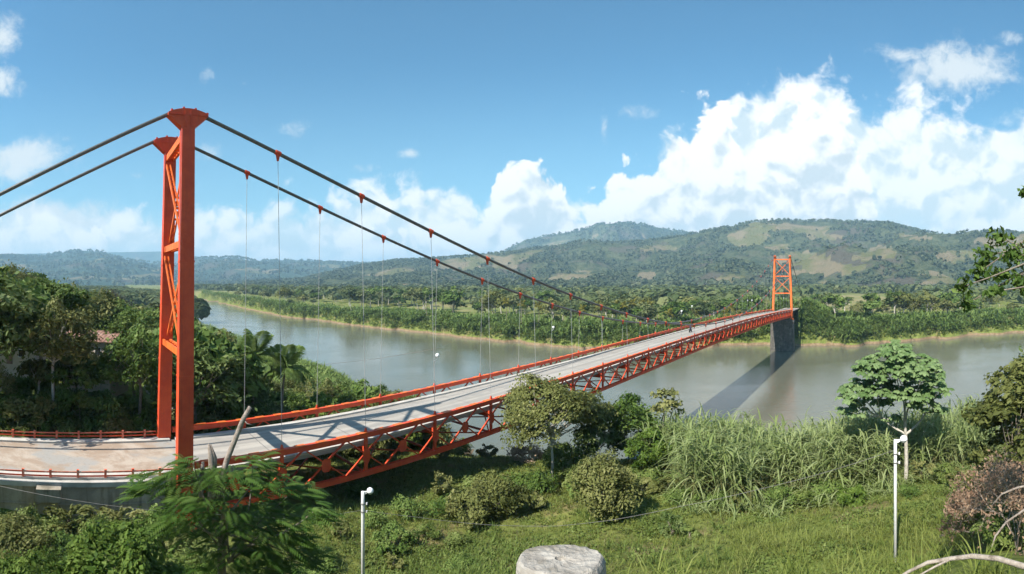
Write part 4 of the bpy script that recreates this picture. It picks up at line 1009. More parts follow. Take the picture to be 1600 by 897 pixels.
def scatter(px0, px1, rf, N, rg):                              # rf(px) -> (r0, r1)
    px = rg.uniform(px0, px1, N); ab_ = np.array([rf(p) for p in px]); r = np.sqrt(ab_[:, 0]**2+(ab_[:, 1]**2-ab_[:, 0]**2)*rg.random(N)); t = th(px)
    x, y = r*np.sin(t), r*np.cos(t); return np.stack([x, y, ground_np(x, y)], 1), px, r
rg = np.random.default_rng(77)
def far_band(p): rf0 = rfar(p); return rf0+4, rf0*1.10+22
b, px, r = scatter(315, 1690, far_band, 13000, rg)
keep = b[:, 2] > 1.9; b = b[keep]
s_ = (b[:, 0]-N1.x)*D.x+(b[:, 1]-N1.y)*D.y; t_ = (b[:, 0]-N1.x)*LN.x+(b[:, 1]-N1.y)*LN.y
b = b[~((s_ > 222) & (t_ > -1.0) & (t_ < 10))]
bw, _, _ = scatter(1120, 1360, lambda p: (rfar(p)+3, rfar(p)+85), 9000, rg); sw = (bw[:, 0]-N1.x)*D.x+(bw[:, 1]-N1.y)*D.y; tw_ = (bw[:, 0]-N1.x)*LN.x+(bw[:, 1]-N1.y)*LN.y
bw = bw[(bw[:, 2] > 1.5) & ~((sw > 222) & (tw_ > -.4) & (tw_ < 9.6))]; b = np.concatenate([b, bw])
hn_ = fbm(b[:, 0]/14., b[:, 1]/14., 3, 131); b = b[rg.random(len(b)) < np.clip((hn_-.30)*4, .12, 1)]; hn_ = fbm(b[:, 0]/14., b[:, 1]/14., 3, 131)
lo_ = b[hn_ < .5]; hi_ = b[hn_ >= .5]
v1, f1, a1 = merge([blades(lo_, 7, 3.0, .62, rg, 1.1, 3, .2, 1.6, 1.1, .7), blades(hi_, 8, 4.4, .9, rg, 1.2, 3, .5, 3.6, 1.1, .7)])
tag(npmesh('banana_thicket', v1, f1, M['banana'], attrs={'tint': a1}), 'band of green banana and cane thicket along the far riverbank', 'thicket', kind='stuff')
b, px, r = scatter(315, 1690, lambda p: (rfar(p)+1.5, rfar(p)+22), 11000, rg)
b = b[(b[:, 2] > .7)]
v1, f1, a1 = blades(b, 5, 2.1, .42, rg, .9, 2, 0, .6, .9, .8)
tag(npmesh('bank_weeds', v1, f1, M['weed'], attrs={'tint': a1}), 'low weeds growing on the earth edge of the far riverbank', 'weeds', kind='stuff')
# distant woods: many small crowns
def crowns(pts, size, rg, lm, name, label, cat, nl=12, flat=.9, L=.62):
    n = len(pts); v = unit(rg.normal(0, 1, (n*nl, 3))); v[:, 2] = np.abs(v[:, 2])*1.0-.15; sz = np.repeat(size, nl)[:, None]
    p = np.repeat(pts, nl, 0)+v*sz*.5*np.array([1, 1, flat*1.4])+np.array([0, 0, .55])*sz
    nrm = unit(v+np.array([0, 0, .3])); tg = unit(np.cross(nrm, rg.normal(0, 1, (n*nl, 3)))); bi = np.cross(nrm, tg); q = sz*L*.5*rg.uniform(.7, 1.3, (n*nl, 1))
    V_ = np.stack([p-tg*q, p+bi*q*.8+nrm*q*.15, p+tg*q, p-bi*q*.8+nrm*q*.15], 1).reshape(-1, 3); k_ = np.arange(n*nl)*4
    tint = np.repeat(np.clip(np.repeat(rg.normal(.45, .22, n), nl)+rg.normal(0, .08, n*nl), 0, 1), 4)
    return tag(npmesh(name, V_, np.stack([k_, k_+1, k_+2, k_+3], 1), M[lm], attrs={'tint': tint}), label, cat, kind='stuff')
b, px, r = scatter(100, 1750, lambda p: (max(float(np.interp(p, SF_X, SF_N))*1.5, 380) if p > 310 else 700, 1500), 9000, rg)
fd = fbm(b[:, 0]/170., b[:, 1]/170., 3, 33); rn0, rf0 = shore(px)
b = b[(fd < .50) & (r > rf0+30)]
b2_, px2, r2_ = scatter(60, 345, lambda p: (480, min(float(np.interp(p, SH_X, SH_N))*.97, 1500)) if p < 300 else (400, 401), 5200, rg); b2_ = b2_[b2_[:, 2] > 1]; b = np.concatenate([b, b2_])
crowns(b, rg.uniform(7, 15, len(b)), rg, 'leaffar', 'plain_forest', 'belt of far trees on the flat plain beyond the river', 'forest')
for hi, (nn, s0, s1, lm, lab) in enumerate([(30000, 7, 14, 'leafhill', 'scattered forest covering the nearer hillside'), (9000, 12, 22, 'leafhill', 'forest covering the blue-green hill behind'), (9000, 16, 30, 'leafhill', 'forest on the hazy hills upstream')]):
    t, r, x, y, z, fm, q = HILLS[hi]
    i = rg.integers(0, len(t)-1, nn); jw = (rg.random(nn)**.75*66).astype(int); jw = np.clip(jw, 0, 67)
    u = rg.random(nn); w = rg.random(nn)
    def lerp(A): return (A[i, jw]*(1-u)+A[i+1, jw]*u)*(1-w)+(A[i, jw+1]*(1-u)+A[i+1, jw+1]*u)*w
    pts = np.stack([lerp(x), lerp(y), lerp(z)], 1); ff = lerp(fm); keep = (ff < .35) | (rg.random(nn) < .06)
    cl = fbm(pts[:, 0]/90., pts[:, 1]/90., 3, 51); keep &= (cl > .38+.12*rg.random(nn))
    pts = pts[keep]; crowns(pts, rg.uniform(s0, s1, len(pts)), rg, lm, 'hill_forest', lab, 'forest', nl=8, L=.8)

# --- near bank, right of the bridge: canes, bushes, trees
def rshore(p): return float(np.interp(p, SH_X, SH_N))
def cane_thicket(px0, px1, r0, r1, N, H, rg, label, seedlabel=None):
    b, px, r = scatter(px0, px1, lambda p: (r0, r1), N, rg)
    dn = fbm(b[:, 0]/2.1, b[:, 1]/2.1, 3, 61); e = np.minimum(px-px0, px1-px)/(.18*(px1-px0)); keep = (dn > .43) & (rg.random(N) < np.clip(.25+e, 0, 1)); b = b[keep]; dn = dn[keep]
    hh = H*np.clip(.45+.9*dn+rg.normal(0, .12, len(b)), .4, 1.35)
    top = b.copy(); parts = []
    ln = rg.normal(0, .10, (len(b), 2))
    for lv in range(4):
        f_ = .35+.2*lv; p = b.copy(); p[:, 2] += hh*f_; p[:, :2] += ln*(hh*f_)[:, None]
        parts.append(blades(p, 3, 1.9, .15, rg, 1.0+.1*lv, 5, -.1, .3, 1.35, .85))
    # stalks
    q = b.copy(); q[:, 2] += hh; q[:, :2] += ln*hh[:, None]; w = np.array([.025, 0, 0]); w2 = np.array([0, .025, 0])
    V_ = np.stack([b-w, b+w, b+w2*1.6, q-w*.5, q+w*.5, q+w2], 1).reshape(-1, 3); k_ = np.arange(len(b))*6
    F_ = np.concatenate([np.stack([k_, k_+1, k_+4, k_+3], 1), np.stack([k_+1, k_+2, k_+5, k_+4], 1), np.stack([k_+2, k_, k_+3, k_+5], 1)])
    parts.append((V_, F_, np.full(len(V_), .75)))
    low, _, _ = scatter(px0, px1, lambda p: (r0-3, r1), int(N*.7), rg); parts.append(blades(low, 6, 1.5, .10, rg, 1.0, 3, 0, .4, 1.2, .9))
    v, f, a_ = merge(parts)
    dz = b[rg.random(len(b)) < .5]; dp = dz.copy(); dp[:, 2] += H*.25; v2, f2, a2 = merge([blades(dz, 3, 1.6, .10, rg, 1.1, 4, .2, 1.2, 1.5, .9), blades(dp, 2, 1.5, .09, rg, .9, 4, 0, 1.0, 1.7, .9)])
    tag(npmesh('dry_canes', v2, f2, M['grassdry'], attrs={'tint': a2}), 'dry straw blades in the '+label, 'canes', kind='stuff')
    return tag(npmesh('cane_thicket', v, f, M['cane'], attrs={'tint': a_}), label, 'canes', kind='stuff')
cane_thicket(1050, 1225, 37.5, 54, 620, 3.9, rg, 'tall pale green cane thicket in the middle of the near riverbank')
cane_thicket(1215, 1395, 40, 56, 640, 3.6, rg, 'tall cane thicket just left of the white lamp post')
cane_thicket(1395, 1560, 43, 60, 560, 3.5, rg, 'cane thicket behind the pale tree trunk and lamp post')
cane_thicket(1000, 1075, 44, 60, 160, 4.0, rg, 'thin canes between the round bush and the big thicket')
b, px, r = scatter(560, 660, lambda p: (road_far_r(p)+30, 118), 330, rg)
v, f, a_ = blades(b, 9, 2.6, .22, rg, 1.1, 4, .5, 2.8, 1.1, .7); tag(npmesh('cane_thicket', v, f, M['banana'], attrs={'tint': a_}), 'bright green canes on the shore beyond the bridge rail', 'canes', kind='stuff')
b, px, r = scatter(330, 700, lambda p: (road_far_r(p)+3, road_far_r(p)+30), 1500, rg)
v, f, a_ = blades(b, 8, 1.5, .12, rg, 1.0, 3, 0, .8, 1.1, .8); tag(npmesh('undergrowth', v, f, M['weed'], attrs={'tint': a_}), 'leafy undergrowth along the river side of the bridge', 'undergrowth', kind='stuff')
b, px, r = scatter(300, 600, lambda p: (road_far_r(p)+22, max(road_far_r(p)+24, min(float(np.interp(p, SH_X, SH_N))*.985, 330))), 5200, rg); b = b[b[:, 2] > .6]
v, f, a_ = blades(b, 8, 2.6, .30, rg, 1.05, 3, .2, 2.2, 1.1, .8); tag(npmesh('bank_thicket', v, f, M['banana'], attrs={'tint': a_}), 'green thicket covering the near riverbank upstream of the palms', 'thicket', kind='stuff')
b, px, r = scatter(-120, 330, lambda p: (road_far_r(p)+.8, road_far_r(p)+22), 2600, rg)
v, f, a_ = blades(b, 8, 1.0, .10, rg, 1.0, 3, 0, .6, 1.1, .8); tag(npmesh('undergrowth', v, f, M['weed'], attrs={'tint': a_}), 'tangled undergrowth between the road railing and the wood', 'undergrowth', kind='stuff')

def bush(px, r, H, cr, lm, label, seed, ncl=40, lpc=170, L=.22, W_=.12, name='bush', cat='bush', **kw):
    a = dict(trunk_f=.05, tr=.06, flat=.9, cl_r=.27, low=-.75); a.update(kw)
    return plant(name, label, cat, on(px, r)-Vector((0, 0, .1)), tree_np(seed, H, cr, a['trunk_f'], a['tr'], ncl, lpc, L, W_, a['flat'], a['cl_r'], low=a['low']), lm)
bush(948, 34.5, 4.5, 2.3, 'leafolive', 'rounded olive-green bush standing on the open grass', 501, 60, 330, .19, .10, low=-.9, cl_r=.33)
bush(775, 38.5, 3.1, 2.5, 'leafolive', 'low spreading bush in the shade below the bridge truss', 502, 40, 170)
bush(735, 37, 2.5, 1.9, 'leafolive', 'pale low bush left of the spreading bush under the truss', 503, 30, 150)
bush(985, 50, 6.6, 3.2, 'leaf', 'dark green tall shrub between the acacia and the canes', 504, 44, 190, .30, .18)
bush(940, 50, 6.0, 3.0, 'leafdark', 'shadowy shrub behind the leaning acacia trunk', 505, 40, 180, .30, .18)
bush(1010, 46, 4.4, 2.4, 'leafbright', 'light green shrub at the edge of the cane thicket', 506, 36, 170, .26, .15)
bush(880, 48, 3.2, 2.2, 'leaf', 'small green bush at the foot of the acacia', 507, 28, 150)
bush(820, 57, 1.9, 2.4, 'leafred', 'reddish-brown bush at the water edge under the bridge', 508, 24, 130)
bush(1048, 30.6, 1.5, .9, 'leafdark', 'small dark bush alone on the grass', 509, 16, 110, .16, .09)
bush(1078, 29.2, .8, .7, 'weed', 'tiny pale weed clump beside the small dark bush', 510, 12, 90, .14, .08)
bush(1330, 36, 1.6, 1.1, 'leafbright', 'leafy green clump in front of the canes left of the lamp post', 511, 16, 110, .24, .13)
# loose scrub over the bank: copies of three small ragged shrubs
kprotos = [plant('scrub_bush', 'x', 'bush', (0, 0, -500), tree_np(970+i, 2, [1.3, 1.0, 1.6][i], .05, .04, 20, 120, .17, .10, .85, .34, low=-.9, warp=.3), ['weed', 'leafolive', 'leaf'][i], group='scrub bushes on the near bank') for i in range(3)]
kused = set()
SCR = [(505, 30, .7), (530, 34, .8), (590, 36, .7), (615, 31, .55), (640, 38, .9), (668, 34, .6), (700, 38, .8), (715, 33, .6), (690, 42, 1.0), (745, 42, 1.1), (800, 40, .9), (822, 44, 1.1), (838, 39, .7), (850, 43, .9), (905, 44, 1.2), (915, 40, .9), (985, 42, 1.2), (1000, 39, .8), (1022, 41, 1.1), (1040, 39.5, .9), (1062, 37, .7), (1150, 36.5, .6), (1215, 38, .9), (1262, 38, .7), (1300, 40, .9), (1360, 41, .8), (1440, 42, .9), (1475, 40, .9), (1500, 36, 1.0), (1120, 37, .6), (660, 27, .5), (720, 28, .45), (1180, 37.5, .5), (1420, 36, .5), (870, 60, 1.3), (900, 64, 1.5), (840, 66, 1.2), (760, 62, 1.1), (720, 66, 1.0), (690, 58, .9), (560, 44, .8), (600, 50, .9), (-20, 31.5, 1.1), (45, 31, 1.0), (110, 31.5, 1.15), (150, 30.5, .9), (190, 31.5, 1.2), (235, 31, 1.1), (275, 30, 1.0), (70, 25, .8), (130, 23, .7), (240, 19, .6), (300, 26, .9), (330, 24, .8), (420, 26, .9), (455, 29, .9), (480, 25, .7)]
for i, (px, r, s_) in enumerate(SCR):
    k = (i*7+i//3) % 3; o = kprotos[k] if k not in kused else copy_tree(kprotos[k]); kused.add(k)
    o.location = on(px, r)-Vector((0, 0, .12)); o.scale = (s_*R_.uniform(.8, 1.5), s_*R_.uniform(.8, 1.3), s_*R_.uniform(.7, 1.05)); o.rotation_euler.z = R_.uniform(0, 6.28)
    reg = [a_ for lim, a_ in ((290, 'below the retaining wall'), (500, 'around the feathery tree'), (580, 'beside the old lamp post'), (680, 'in the bridge shadow right of the old lamp post'), (780, 'below the bridge truss'), (890, 'around the acacia trunk'), (960, 'beside the rounded olive bush'), (1070, 'between the rounded bush and the canes'), (1230, 'at the foot of the middle canes'), (1390, 'at the foot of the canes left of the lamp post'), (9999, 'right of the white lamp post')) if px < lim][0]
    o['label'] = ['light green ', 'olive ', 'green '][k]+('small ' if s_ < .75 else ('low ' if s_ < 1 else 'spreading '))+'scrub bush '+reg
# sapling
plant('sapling_tree', 'thin sapling with sparse leaves rising above the shrubs against the river', 'tree', on(1040, 49), tree_np(520, 8.0, 1.7, .55, .06, 15, 55, .34, .2, .8, .34, low=-.5), 'leafolive', 'bark')
# acacia in front of the truss
plant('acacia_tree', 'umbrella-shaped acacia with a pale leaning trunk in front of the bridge truss', 'tree', on(860, 46), tree_np(521, 9.5, 5.3, .36, .17, 84, 300, .25, .15, .62, .22, droop=.2, low=-.45, nstem=1, umbrella=.35), 'leafolive', 'palebark')
# big-leaved round tree by the lamp post: rosettes of large drooping leaves
def rosette_tree():
    rg = np.random.default_rng(33); base = on(1415, 42.5); o = tag(empty('breadfruit_tree', base), 'umbrella-shaped tree with large rounded leaves beside the white lamp post', 'tree')
    k = 42.5/F                                                  # metres per picture pixel at the tree
    lobes = [(1400, 557, 34, 22), (1358, 580, 30, 22), (1440, 578, 34, 24), (1400, 585, 50, 26), (1340, 610, 26, 20), (1372, 612, 30, 22), (1463, 605, 24, 24), (1425, 612, 34, 18), (1335, 638, 24, 15), (1380, 632, 18, 14), (1445, 628, 26, 14), (1470, 640, 18, 8), (1395, 655, 16, 8)]
    lines = []; parts = []
    z0 = base.z
    def w(px, py, dep): return np.array([(px-1415)*k, dep, CAMZ-(py-HOR)*k-z0])
    fork = np.array([.0, 0, 4.2]); lines.append(limb((0, 0, -.3), fork, .20, .15, rg, 0, 6))
    mains = [np.array([-.2, .3, 7.2]), np.array([.3, -.3, 6.8]), np.array([-2.2, .2, 5.6]), np.array([1.7, .1, 6.0]), np.array([.1, 1.2, 7.4])]
    for m_ in mains: lines.append(limb(fork, m_, .12, .07, rg, .1, 5))
    for lx, ly, ax, az in lobes:
        for dep in ((-1.2, .9) if ax > 22 else (-.3,)):
            dep = dep+rg.normal(0, .4); c_ = w(lx, ly, dep*1.3); mm = min(mains, key=lambda q: np.linalg.norm(q-c_)); lines.append(limb(mm, c_, .06, .025, rg, .12, 5))
            n = int(ax*az/22)+6; v = unit(rg.normal(0, 1, (n, 3))); v[:, 2] = np.where(v[:, 2] < -.2, -v[:, 2], v[:, 2])
            pts = c_+v*np.array([ax*k, ax*k*.85, az*k])*rg.uniform(.45, 1.0, (n, 1))
            for p in pts:
                nl = 9; az_ = rg.uniform(0, 2*pi)+np.arange(nl)*2*pi/nl+rg.normal(0, .2, nl); tn = np.clip(rg.normal(.5, .18), 0, 1); L = .50*rg.uniform(.75, 1.2)
                d = np.stack([np.cos(az_), np.sin(az_), np.zeros(nl)], 1); sdv = np.stack([-np.sin(az_), np.cos(az_), np.zeros(nl)], 1); Z = np.array([0, 0, 1.0]); dr = rg.uniform(.15, .55, nl)[:, None]
                a = p+d*.04; m1 = p+d*L*.4+Z*L*.16; tip = p+d*L*.88-Z*L*dr; wd = L*.30
                q = np.stack([a, m1+sdv*wd-Z*L*.08, p+d*L*.72+sdv*wd*.8-Z*L*dr*.55, tip, p+d*L*.72-sdv*wd*.8-Z*L*dr*.55, m1-sdv*wd-Z*L*.08], 1).reshape(-1, 3)
                kk = np.arange(nl)*6; parts.append((q, np.stack([kk, kk+1, kk+2, kk+3, kk+4, kk+5], 1), np.repeat(np.clip(tn+rg.normal(0, .12, nl), 0, 1), 6)))
    V_, F_, A_ = merge(parts); o.rotation_euler.z = -th(1415)
    tubes_np(lines, 7).build('trunk', M['palebark'], o, True); c_ = npmesh('crown', V_, F_, M['leafround'], o, {'tint': A_}); c_['kind'] = 'stuff'
rosette_tree()

# --- right edge: tree, overhanging branch, dry bush, fallen branch
plant('leafy_tree', 'dense yellow-green tree on the right edge above the dry bush', 'tree', on(1590, 27), tree_np(530, 8.2, 3.2, .12, .16, 56, 230, .26, .16, .85, .25, low=-.9), 'leafolive', 'bark')
plant('leafy_tree', 'shaded dark tree behind the dry bush at the right edge', 'tree', on(1640, 33), tree_np(531, 9.6, 3.6, .2, .18, 46, 190, .28, .17, .9, .27, low=-.9), 'leafdark', 'bark')
def overhang():
    rg = np.random.default_rng(9); r = 9.5; base = on(1760, 9.5); o = tag(empty('overhanging_tree', base), 'tree leaning in from the right with large dark leaves against the sky', 'tree')
    k = r/F; lines = []; parts = []
    def w(px, py, dr=0): v = P(px, py, r+dr); return np.array(v-base)
    tr_top = w(1745, 300); lines.append(limb((0, 0, -.5), tr_top, .20, .12, rg, 0, 7)); lines.append(limb(tr_top, w(1760, 120), .12, .05, rg, 0, 5))
    cl = [(1560, 372, 26, 18), (1585, 400, 26, 22), (1540, 400, 24, 18), (1530, 425, 22, 20), (1565, 430, 30, 16), (1505, 448, 18, 16), (1595, 440, 20, 16), (1510, 475, 14, 16), (1600, 300, 10, 12), (1640, 380, 40, 40), (1680, 420, 40, 40), (1660, 320, 40, 40), (1720, 250, 60, 60), (1800, 300, 70, 70), (1740, 380, 50, 50), (1555, 455, 20, 10), (1620, 462, 24, 14)]
    for cx_, cy_, ax, ay in cl:
        c_ = w(cx_, cy_, rg.normal(0, .4)); st = w(1745, 300+rg.uniform(-30, 130)) ; lines.append(limb(st, c_, .035, .010, rg, .1, 6))
        n = int(ax*ay*.17)+20; v = unit(rg.normal(0, 1, (n, 3))); pts = c_+v*np.array([ax*k, ax*k, ay*k])*rg.uniform(.2, 1, (n, 1))
        parts.append(leaves(pts, v*.5+np.array([0, 0, .7]), .145, .072, np.clip(rg.normal(.45, .2, n), 0, 1), .8, .5, rg=rg))
    V_, F_, A_ = merge(parts); tubes_np(lines, 6).build('trunk', M['bark'], o, True); c_ = npmesh('crown', V_, F_, M['leaf'], o, {'tint': A_}); c_['kind'] = 'stuff'
overhang()
def dry_bush(px, r, H, n, seed, label, spread=.55, nl=1500, L=.13):
    mb = twigs(seed, H, n, .025, spread); o = tag(empty('dry_bush', on(px, r)), label, 'bush'); mb.build('stem', M['deadwood'], o)
    rg = np.random.default_rng(seed); vv = np.array(mb.v); pts = vv[rg.integers(0, len(vv), nl)]+rg.normal(0, .08, (nl, 3)); pts = pts[pts[:, 2] > .1]
    v, f, a_ = leaves(pts, rg.normal(0, 1, pts.shape), L, L*.5, np.clip(rg.normal(.45, .22, len(pts)), 0, 1), .6); c_ = npmesh('foliage', v, f, M['leafred'], o, {'tint': a_}); c_['kind'] = 'stuff'
dry_bush(1548, 21, 4.0, 7, 61, 'large reddish-brown dry bush on the right slope', .6, 3000, .15)
dry_bush(1590, 17, 3.8, 6, 62, 'rust-coloured dry bush closest to the right edge', .6, 2400, .13)
dry_bush(1520, 25, 2.6, 4, 63, 'brown withered bush behind the large dry bush', .6, 1600, .16)
bush(1570, 18.5, 1.5, 1.2, 'weed', 'green scrub growing among the dry bushes', 512, 24, 130, .16, .09)
bush(1545, 26, 3.0, 2.0, 'leafolive', 'yellow-green scrub at the foot of the right edge tree', 513, 26, 130, .2, .11)
fb = MB(); pts = [P(x, y, rr_) for x, y, rr_ in [(1395, 908, 4.4), (1420, 893, 4.4), (1450, 879, 4.4), (1485, 873, 4.35), (1520, 869, 4.3), (1560, 873, 4.2), (1610, 888, 4.1), (1680, 920, 4.0)]]
fb.tube(pts, [.009, .013, .017, .018, .021, .022, .025, .028], 8); fb.tube([P(1485, 874, 4.35), P(1460, 886, 4.3), P(1425, 905, 4.2)], [.011, .009, .006], 6)
M['drybranch'] = simple('dry_branch_bark', (.30, .25, .20), (.42, .36, .30), 14, .9, .5, 60, c3=(.17, .135, .10), s3=9)
tag(fb.build('fallen_branch', M['drybranch'], None, True), 'pale bare branch arching over the grass at the bottom right', 'branch')
fb = MB(); fb.tube([P(1548, 862, 9), P(1555, 838, 9.2), P(1572, 816, 9.5), P(1600, 797, 10), P(1640, 780, 10)], [.012, .018, .02, .024, .03], 6); fb.tube([P(1572, 816, 9.5), P(1585, 840, 9.5)], [.012, .006], 5)
fb.tube([P(1550, 790, 11), P(1565, 772, 11), P(1590, 762, 11), P(1640, 752, 11)], [.014, .02, .024, .03], 6)
tag(fb.build('dead_vine', M['deadwood'], None, True), 'thin bare stem curving through the dry bush on the right', 'branch')

# --- feathery tree with the broken trunk
def feathery():
    rg = np.random.default_rng(15); r0 = 17.0; base = on(365, r0); o = tag(empty('feathery_tree', base), 'feathery-leaved tree growing round the broken trunk in front of the tower', 'tree')
    k = r0/F; lines = []
    def w(px, py, dr=0): return np.array(P(px, py, r0+dr)-base)
    stem = w(352, 800); lines.append(limb((0, 0, -.5), stem, .16, .13, rg, 0, 5))
    cl = [(250, 745, 40, 16), (225, 765, 24, 14), (300, 745, 40, 18), (350, 740, 40, 18), (400, 750, 50, 22), (455, 770, 44, 22), (490, 800, 24, 18), (300, 780, 40, 24), (360, 790, 60, 28), (430, 810, 50, 26), (330, 830, 50, 30), (400, 850, 60, 30), (450, 840, 36, 26), (280, 810, 30, 20), (360, 880, 60, 24), (430, 890, 40, 20), (395, 720, 30, 10), (300, 720, 20, 10), (475, 870, 24, 20)]
    V_ = []; F_ = []; A_ = []
    for cx_, cy_, ax, ay in cl:
        dr = rg.normal(0, .6)-.2; c_ = w(cx_, cy_, dr); lines.append(limb(stem*rg.uniform(.5, 1.0), c_, .05, .015, rg, .08, 5))
        for _ in range(int(ax*ay/30)+9):
            v = unit(rg.normal(0, 1, 3)); p = c_+v*np.array([ax*k, ax*k*.9, ay*k])*rg.uniform(.3, 1); out = np.array([p[0]-stem[0]*.5, p[1], 0]); az = atan2(out[1], out[0])+rg.normal(0, .7)
            L = rg.uniform(.55, .95); el = rg.normal(.15, .25); tn = np.clip(rg.normal(.5, .2), 0, 1)
            d = np.array([cos(az), sin(az), 0]); s_ = np.array([-sin(az), cos(az), 0]); n = 11
            for i in range(n):
                t = (i+1)/n; q = p+d*L*t*cos(el)+np.array([0, 0, L*(t*sin(el)-.45*t*t)]); l = .30*L*sin(pi*min(1, t*.75+.2))**.6
                for sg in (-1, 1):
                    tip = q+d*l*.5+s_*sg*l*.9-np.array([0, 0, l*.25]); m_ = (q+tip)/2; wv_ = d*l*.16; kk = len(V_); V_ += [q, m_+wv_, tip, m_-wv_]; F_.append((kk, kk+1, kk+2, kk+3)); A_ += [tn]*4
    tubes_np(lines, 6).build('trunk', M['bark'], o, True); c_ = npmesh('crown', np.array(V_), np.array(F_), M['feather'], o, {'tint': np.array(A_)}); c_['kind'] = 'stuff'
    # broken dead trunks
    mb = MB(); mb.tube([P(338, 790, r0), P(346, 748, r0), P(356, 715, r0), P(370, 680, r0), P(380, 655, r0), P(391, 636, r0)], [.13, .115, .10, .092, .085, .075], 9)
    mb.tube([P(380, 655, r0), P(386, 662, r0-.1), P(394, 664, r0-.1)], [.03, .02, .01], 5); t1 = mb.build('broken_log', M['deadwood'], None, True)
    tag(t1, 'long grey broken trunk slanting up in front of the bridge deck', 'log')
    mb = MB(); mb.tube([P(330, 800, r0), P(333, 740, r0), P(330, 715, r0), P(326, 694, r0)], [.17, .15, .12, .04], 8); mb.tube([P(334, 745, r0), P(335, 715, r0), P(329, 695, r0)], [.12, .09, .03], 7); mb.tube([P(312, 790, r0), P(316, 735, r0), P(317, 722, r0)], [.10, .08, .05], 7)
    tag(mb.build('tree_stump', M['deadwood'], None, True), 'splintered brown stump left of the long broken trunk', 'stump')
feathery()
# --- bottom left scrub
bush(178, 20.5, 3.0, 2.3, 'leafbright', 'bushy tree with yellowish-green leaf tops below the retaining wall', 541, 54, 190, .23, .14, name='scrub_tree', cat='tree', trunk_f=.25, tr=.08, low=-.5)
bush(55, 20, 1.9, 2.0, 'leafbright', 'leafy green bush in the lower left corner', 542, 44, 170, .17, .10)
bush(115, 17.5, .9, 1.2, 'leafbright', 'low green bush right of the corner bush', 546, 24, 140, .15, .09)
bush(20, 28, 2.2, 2.6, 'leafolive', 'vine-covered olive mound below the retaining wall', 543, 44, 170, .18, .12)
bush(95, 27.5, 1.5, 2.0, 'leaf', 'green mound of vines beside the pale stone', 544, 34, 150, .18, .12)
bush(-40, 22, 2.4, 2.2, 'leafbright', 'bright bush cut by the left edge of the view', 545, 30, 150, .18, .10)
bush(290, 21.5, 1.4, 1.6, 'leafbright', 'fresh green bush at the foot of the feathery tree', 547, 30, 150, .17, .09)
bush(500, 27, 1.3, 1.4, 'leaf', 'green bush right of the feathery tree', 548, 24, 140, .18, .10)
bush(620, 33, 1.4, 1.5, 'leaf', 'dark weeds in the shadow of the bridge right of the old post', 549, 22, 130, .18, .10)
b, px, r = scatter(-60, 330, lambda p: (17, 34), 2600, rg)
v, f, a_ = leaves(np.repeat(b, 7, 0)+rg.normal(0, .28, (len(b)*7, 3))+np.array([0, 0, .35]), np.tile([0, 0, 1.0], (len(b)*7, 1)), .2, .12, np.clip(rg.normal(.5, .2, len(b)*7), 0, 1), .2, .5, rg=rg)
tag(npmesh('ground_vines', v, f, M['weed'], attrs={'tint': a_}), 'creeping vines covering the slope below the retaining wall', 'vines', kind='stuff')
rk = MB(); c_ = on(56, 25.5, .15); rk.tube([c_+Vector((-.24, 0, -.1)), c_+Vector((-.16, 0, .0)), c_+Vector((.12, .03, .02)), c_+Vector((.24, 0, -.08))], [.05, .19, .17, .05], 9); tag(rk.build('pale_stone', M['concrete'], None, True), 'pale stone lying among the vines below the wall', 'stone')

# --- lamp posts and the wire between them
def lamp_post(px, r, ytop, ybot, dia, mat, side, label, thick=1.0):
    base = P(px, ybot, r); top = P(px, ytop, r); gz_ = min(base.z, G(base.x, base.y))-.4; H = top.z-base.z
    o = tag(empty('lamp_post', (base.x, base.y, base.z)), label, 'lamp post')
    mb = MB(); mb.tube([(0, 0, gz_-base.z), (0, 0, H*.85), (0, 0, H)], [dia*.5, dia*.46, dia*.44], 10); mb.build('post', M[mat], o, True)
    rt = Vector((cos(th(px)), -sin(th(px)), 0)); u = Vector((0, 0, 1))
    mb = MB(); mb.tube([Vector((0, 0, H-.16)), rt*.14*thick+u*(H-.12), rt*.26*thick+u*(H-.05)], .035*thick, 6)
    mb.beam(rt*.0+u*(H-.02), rt*.22*thick+u*(H-.02), .08, .05); mb.build('arm', M[mat], o)
    c0 = rt*.42*thick+u*(H+.02); R0 = .20*thick
    mb = MB(); mb.tube([c0+u*R0*(sin(e)) for e in (-.3, 0, .4, .8, 1.2, 1.5)], [R0*cos(e) for e in (-.3, 0, .4, .8, 1.2, 1.5)], 12); mb.build('lamp_head', M['white'], o, True)
    mb = MB(); mb.tube([c0+u*R0*(-.9), c0+u*R0*-.55, c0-u*R0*.25], [R0*.35, R0*.7, R0*.8], 10); mb.build('lens', M['oldwhite'], o, True)
    mb = MB()
    for z in (.55, .9):
        zz_ = H-z*thick*1.3; mb = MB(); mb.tube([Vector((0, 0, zz_-.03)), Vector((0, 0, zz_+.03))], dia*.58, 10); mb.tube([rt*dia*.4+u*zz_, rt*(dia*.5+.10)+u*zz_], .03, 6); mb.build('bracket', M['wire'], o)
        mb = MB(); mb.tube([rt*(dia*.5+.10)+u*(zz_-.04), rt*(dia*.5+.10)+u*(zz_+.07)], .045, 7); mb.build('insulator', M['oldwhite'], o)
    return base, top
pL = lamp_post(567, 26, 768, 891, .20, 'oldwhite', 1, 'weathered whitish lamp post in front of the bridge shadow', .9)
pR = lamp_post(1399, 24, 687, 888, .17, 'white', 1, 'clean white lamp post in front of the canes', .95)
mb = MB()
wp = [(-80, 740, 24), (330, 803, 24.5), (480, 810, 25.2), (566, 797, 26), (650, 808, 27), (760, 820, 27.5), (870, 822, 28), (960, 812, 27), (1060, 792, 26), (1180, 766, 25), (1290, 738, 24.5), (1399, 703, 24)]
mb.tube([P(*q) for q in wp], .010, 5)
